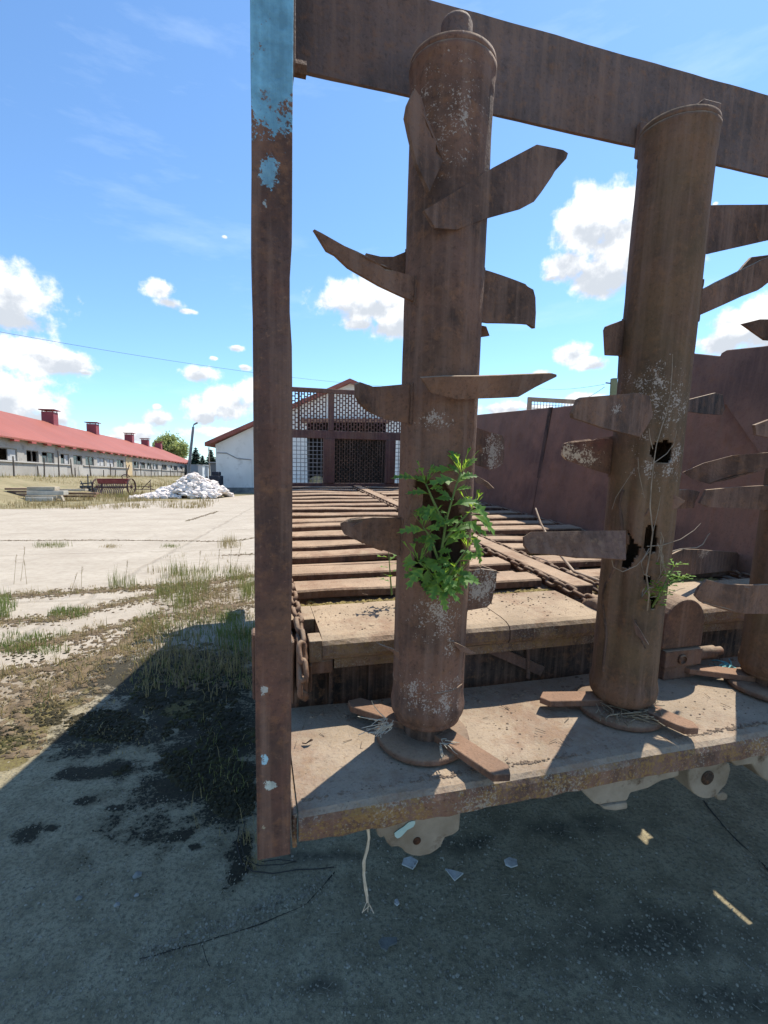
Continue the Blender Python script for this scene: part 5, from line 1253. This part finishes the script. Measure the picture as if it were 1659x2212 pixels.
# ------------------------------------------------------------------ TREES
Rt = random.Random(4)
def crown(mb, c, rx, rz, nc, leaf, per):
    for q in range(nc):
        while True:
            v = Vector((Rt.uniform(-1, 1), Rt.uniform(-1, 1), Rt.uniform(-1, 1)))
            if .25 < v.length < 1: break
        v = v*(1+.25*noise.noise(v*2.1))
        p = c+Vector((v.x*rx, v.y*rx, v.z*rz))
        if noise.noise(Vector((p.x, p.y, p.z))*.45) < -.18: continue
        for k in range(per):
            o = p+Vector((Rt.gauss(0, 1), Rt.gauss(0, 1), Rt.gauss(0, 1)))*leaf*1.6
            a = Vector((Rt.gauss(0, 1), Rt.gauss(0, 1), Rt.gauss(0, .6))).normalized(); b_ = a.cross(Vector((Rt.gauss(0, 1), Rt.gauss(0, 1), Rt.gauss(0, 1)))).normalized()
            mb.add([o-a*leaf, o+b_*leaf*.6, o+a*leaf, o-b_*leaf*.6], [(0, 1, 2, 3)])
M_fol = leafmat('broadleaf', (.22, .27, .10), (.32, .36, .15), (.42, .48, .18), .45, .3); M_fir = leafmat('fir_needles', (.014, .035, .022), (.03, .06, .035), (.03, .06, .03), .12, .3)
M_bark = plain('bark', (.07, .055, .045), (.13, .10, .08), 3)
def broad(px, py_top, py_bot, rxpx, D, label, py_t=None):
    c = at(px, 1030, D); c.z = 0; zt_ = at(px, py_top, D).z; zb = at(px, py_bot, D).z; rx = rxpx/FPX*D
    t = thing('broadleaf_tree', c, label, 'tree'); m = MB(); m.tube([c, c+Vector((.1, 0, zb*.6)), c+Vector((0, 0, (zb+zt_)/2))], .45, 9, r1=.15)
    for q in range(6): a = q*1.05; s = c+Vector((0, 0, zb*.7)); m.tube([s, s+Vector((math.cos(a)*rx*.5, math.sin(a)*rx*.5, (zt_-zb)*.5))], .16, 6, r1=.05)
    m.build('trunk', M_bark, t, off=c)
    m = MB(); crown(m, c+Vector((0, 0, (zt_+zb)/2)), rx, (zt_-zb)/2, 900, .34, 9); crown(m, c+Vector((rx*.5, 0, zb+(zt_-zb)*.35)), rx*.6, (zt_-zb)*.3, 300, .34, 9); m.build('crown', M_fol, t, off=c, fixn=False)
broad(371, 940, 992, 31, 150, 'round light green tree rising behind the barn far end')
broad(352, 950, 985, 12, 155, 'small pale tree at the left of the round light green tree')
def fir(px, py_top, D, rpx, label):
    c = at(px, 1030, D); c.z = 0; H = at(px, py_top, D).z; r = rpx/FPX*D
    t = thing('fir_tree', c, label, 'tree', 'fir trees beyond the barn'); m = MB(); m.tube([c, c+Vector((0, 0, H*.98))], .28, 8, r1=.03); m.build('trunk', M_bark, t, off=c)
    m = MB(); L_ = 20
    for i in range(L_):
        f = i/L_; z = H*(.12+.86*f); rr = r*(1-f)**.85*Rt.uniform(.8, 1.15)+.12; nb = int(9+9*(1-f))
        for k in range(nb):
            a = Rt.uniform(0, 2*PI); d = Vector((math.cos(a), math.sin(a), -.28)); q_ = rr*Rt.uniform(.7, 1.1); s = Vector((-d.y, d.x, 0))
            b0 = c+Vector((0, 0, z))
            for u in (.35, .6, .85, 1):
                p = b0+d*q_*u; w = .22*r*(1.15-u)+.12
                m.add([p-s*w, p-d*.25*q_, p+s*w, p+d*.15*q_-Vector((0, 0, .12))], [(0, 1, 2, 3)]); m.add([p-Vector((0, 0, w*.7)), p-d*.25*q_, p+Vector((0, 0, w*.35)), p+d*.12*q_], [(0, 1, 2, 3)])
    m.build('foliage', M_fir, t, off=c, fixn=False)
fir(424, 963, 128, 30, 'left and broadest fir of the group beyond the barn'); fir(438, 981, 132, 22, 'short fir in the middle of the fir group'); fir(457, 968, 130, 28, 'tall slim fir just right of the thin utility pole')
fir(447, 996, 140, 12, 'lowest fir top peeking behind the thin utility pole'); fir(467, 990, 135, 14, 'fir half hidden by the white hall corner')
# far tree line along the horizon, beyond everything
m = MB()
for q in range(420):
    a = rad(-62+124*q/420); D = 420+Rt.uniform(-30, 30); c = Vector((math.sin(a)*D, math.cos(a)*D, 0)); h = 7+4*noise.noise(Vector((q*.11, 2, 0)))+Rt.uniform(-1, 1.5)
    for k in range(14):
        o = c+Vector((Rt.uniform(-4, 4), Rt.uniform(-4, 4), Rt.uniform(.5, h))); s = Rt.uniform(1, 2.2); a1 = Vector((Rt.gauss(0, 1), Rt.gauss(0, 1), Rt.gauss(0, 1))).normalized(); b1_ = a1.cross(Vector((Rt.gauss(0, 1), 1, Rt.gauss(0, 1)))).normalized()
        m.add([o-a1*s, o+b1_*s, o+a1*s, o-b1_*s], [(0, 1, 2, 3)])
tag(m.build('treeline', leafmat('far_foliage', (.04, .065, .035), (.07, .10, .05), (.05, .08, .03), .15, .05), fixn=False), kind='stuff')
# ------------------------------------------------------------------ POLE AND WIRES
D = 30; c = at(1319, 1030, D); c.z = 0; zt_ = at(1319, 818, D).z
up_ = thing('utility_pole', c, 'mossy concrete utility pole with insulators seen beside the middle beater', 'utility pole')
m = MB(); m.tube([c, Vector((c.x, c.y, zt_))], .34, 8, r1=.20); m.build('pole', plain('mossy_concrete', (.13, .15, .08), (.20, .21, .14), 1.5), up_, off=c)
m = MB(); m.tube([Vector((c.x+.25, c.y, zt_)), Vector((c.x+.28, c.y, at(1327, 768, D).z))], .05, 6); m.tube([Vector((c.x, c.y, zt_-.3)), Vector((c.x-.5, c.y, zt_-.25))], .04, 6)
for z in (.25, .5, .75): 
    zz = zt_+z*1.4; m.lathe([(0, zz-.12), (.16, zz-.10), (.2, zz), (.12, zz+.08), (.16, zz+.12), (0, zz+.14)], (c.x+.45, c.y, 0), 12)
m.build('insulators', plain('dark_insulator', (.02, .02, .025), (.04, .04, .05), 4), up_, off=c)
def wire_(a, b_, sag, r, label):
    m = MB(); P = [a.lerp(b_, q/24)+Vector((0, 0, -sag*4*(q/24)*(1-q/24))) for q in range(25)]; m.tube(P, r, 5); tag(m.build('overhead_wire', M_wire), label, 'wire', 'overhead wires')
M_wire = plain('dark_cable', (.07, .08, .09), (.11, .12, .13), 1, bump=0)
wire_(at(-60, 706, 24), at(860, 836, 46), .42, .010, 'long dark cable sloping across the open sky to the hall gable')
wire_(at(1306, 836, D), at(1228, 870, 60), .3, .016, 'thin cable dropping left from the mossy pole')
wire_(at(1306, 830, D), at(1160, 838, 60), .25, .012, 'faint upper cable running level from the mossy pole')

# ------------------------------------------------------------------ SKY, SUN, CAMERA
w = bpy.data.worlds.new('World'); bpy.context.scene.world = w; w.use_nodes = True
t = NT(w.node_tree); bg = w.node_tree.nodes['Background']
sky = t.n('ShaderNodeTexSky', sky_type='NISHITA'); sky.sun_disc = False; sky.sun_elevation = SUN_EL; sky.sun_rotation = SUN_AZ
sky.air_density = 1.0; sky.dust_density = .15; sky.ozone_density = 3.0; sky.altitude = 100
d = t.n('ShaderNodeTexCoord').outputs['Generated']
sp_ = t.n('ShaderNodeSeparateXYZ'); t.l(d, sp_.inputs[0])
az = t.m('ARCTAN2', sp_.outputs[0], sp_.outputs[1]); el = t.m('ARCSINE', sp_.outputs[2])
cmb = t.n('ShaderNodeCombineXYZ'); t.l(az, cmb.inputs[0]); t.l(el, cmb.inputs[1]); ae = cmb.outputs[0]
nz = t.n('ShaderNodeTexNoise'); t.l(ae, nz.inputs['Vector']); nz.inputs['Scale'].default_value = 9; nz.inputs['Detail'].default_value = 9; nz.inputs['Roughness'].default_value = .58
nzf = nz.outputs['Fac']
nb = t.noise(ae, 26, 8, .62)
CL = [(12, 640, 135, 82, 1), (-60, 600, 120, 70, 1), (30, 690, 95, 35, .8), (40, 765, 150, 46, 1), (135, 782, 58, 26, 1), (48, 865, 112, 66, 1), (-50, 830, 120, 90, 1), (95, 905, 60, 30, .8),
      (345, 625, 34, 25, .9), (368, 655, 44, 18, .7), (405, 672, 30, 9, .5), (425, 806, 44, 19, .95), (510, 752, 20, 9, .6), (460, 774, 11, 6, .6), (530, 794, 16, 7, .6), (485, 512, 10, 6, .35), (185, 805, 20, 7, .4),
      (495, 882, 78, 38, 1), (540, 850, 40, 26, 1), (440, 900, 40, 22, .8), (342, 905, 30, 26, .9), (338, 878, 14, 9, .7), (300, 938, 60, 20, .8), (250, 948, 30, 12, .6), (120, 905, 28, 18, .8), (500, 935, 120, 18, .6),
      (760, 642, 75, 44, 1), (820, 668, 90, 44, 1), (870, 705, 95, 32, .9), (780, 700, 55, 20, .6),
      (1330, 450, 110, 62, 1), (1255, 500, 72, 62, 1), (1390, 520, 150, 110, 1), (1220, 572, 58, 40, .95), (1300, 600, 70, 50, .95), (1465, 470, 60, 50, .8), (1190, 600, 24, 10, .5),
      (1232, 764, 40, 24, .9), (1275, 786, 48, 18, .8), (1165, 806, 34, 12, .6), (1080, 885, 70, 18, .8), (1270, 862, 80, 16, .7), (1150, 880, 60, 14, .5),
      (1590, 705, 70, 38, 1), (1650, 690, 60, 60, 1), (1560, 740, 60, 30, .9), (1700, 720, 120, 60, 1), (1575, 690, 14, 10, .5), (1545, 440, 10, 8, .6)]
fld = None; vv = None
for (px, py, rx, ry, amt) in CL:
    def dirv(x, y):
        r_ = ray(x, y).normalized(); return math.atan2(r_.x, r_.y), math.asin(r_.z)
    a0, e0 = dirv(px, py); a1, _e = dirv(px+rx*.7, py); _a2, e1 = dirv(px, py-ry*.7)
    sx_, sy_ = abs(a1-a0)/.7, abs(e1-e0)/.7
    df = t.vm('MULTIPLY', t.vm('SUBTRACT', ae, (a0, e0, 0)), (1/sx_, 1/sy_, 0))
    dist = t.vm('DISTANCE', df, (0, 0, 0), 1)
    f = t.m('SUBTRACT', amt*.62+.60, dist)
    fld = f if fld is None else t.m('SMOOTH_MAX', fld, f, .25)
    s2 = t.n('ShaderNodeSeparateXYZ'); t.l(df, s2.inputs[0])
    wgt = t.m('MULTIPLY', t.ramp(f, -.2, .5), s2.outputs[1])
    vv = wgt if vv is None else t.m('ADD', vv, wgt)
dens = t.m('ADD', fld, t.m('ADD', t.m('MULTIPLY', t.m('SUBTRACT', nzf, .5), 2.3), t.m('MULTIPLY', t.m('SUBTRACT', nb, .5), 1.6)))
alpha = t.ramp(dens, .04, .62, 0, 1, True)
shade = t.m('ADD', t.m('ADD', t.m('MULTIPLY', vv, .5), .40), t.m('ADD', t.m('MULTIPLY', t.m('SUBTRACT', nb, .5), 2.2), t.m('MULTIPLY', t.m('SUBTRACT', .8, dens), .25)))
ccol = t.mix(t.ramp(shade, .05, .75, 0, 1, True), (3.1, 3.35, 3.7), (5.6, 5.65, 5.7))
wisp = t.n('ShaderNodeMapping'); t.l(ae, wisp.inputs[0]); wisp.inputs['Rotation'].default_value = (0, 0, rad(-35)); wisp.inputs['Scale'].default_value = (1.2, 5, 1)
wf = t.m('MULTIPLY', t.ramp(t.noise(wisp.outputs[0], 1.6, 7, .62), .55, .85), .30)
skyt = t.mix(1.0, sky.outputs[0], (.77, .94, 1.03), 'MULTIPLY')
skyc = t.mix(wf, skyt, (5, 5.8, 6.5))
t.l(t.mix(alpha, skyc, ccol), bg.inputs['Color']); bg.inputs['Strength'].default_value = .10
w.cycles.sampling_method = 'MANUAL'; w.cycles.sample_map_resolution = 512
sun = bpy.data.lights.new('sun', 'SUN'); sun.energy = 3.0; sun.angle = rad(.5); sun.color = (1, .93, .82)
so = bpy.data.objects.new('sun', sun); C.objects.link(so); so.rotation_euler = (-SUN_W).to_track_quat('-Z', 'Y').to_euler(); so.location = SUN_W*50
cam = bpy.data.cameras.new('camera'); cam.lens = 36*FPX/2212; cam.sensor_width = 36; cam.clip_end = 3000; cam.clip_start = .05
co = bpy.data.objects.new('camera', cam); C.objects.link(co); co.location = CAM; co.rotation_euler = (PI/2-PITCH, 0, 0)
sc_ = bpy.context.scene; sc_.camera = co
vs_ = sc_.view_settings; vs_.view_transform = 'Standard'; vs_.look = 'None'; vs_.exposure = 1.2; vs_.gamma = 1
sc_.cycles.max_bounces = 6; sc_.cycles.diffuse_bounces = 3; sc_.cycles.use_denoising = True
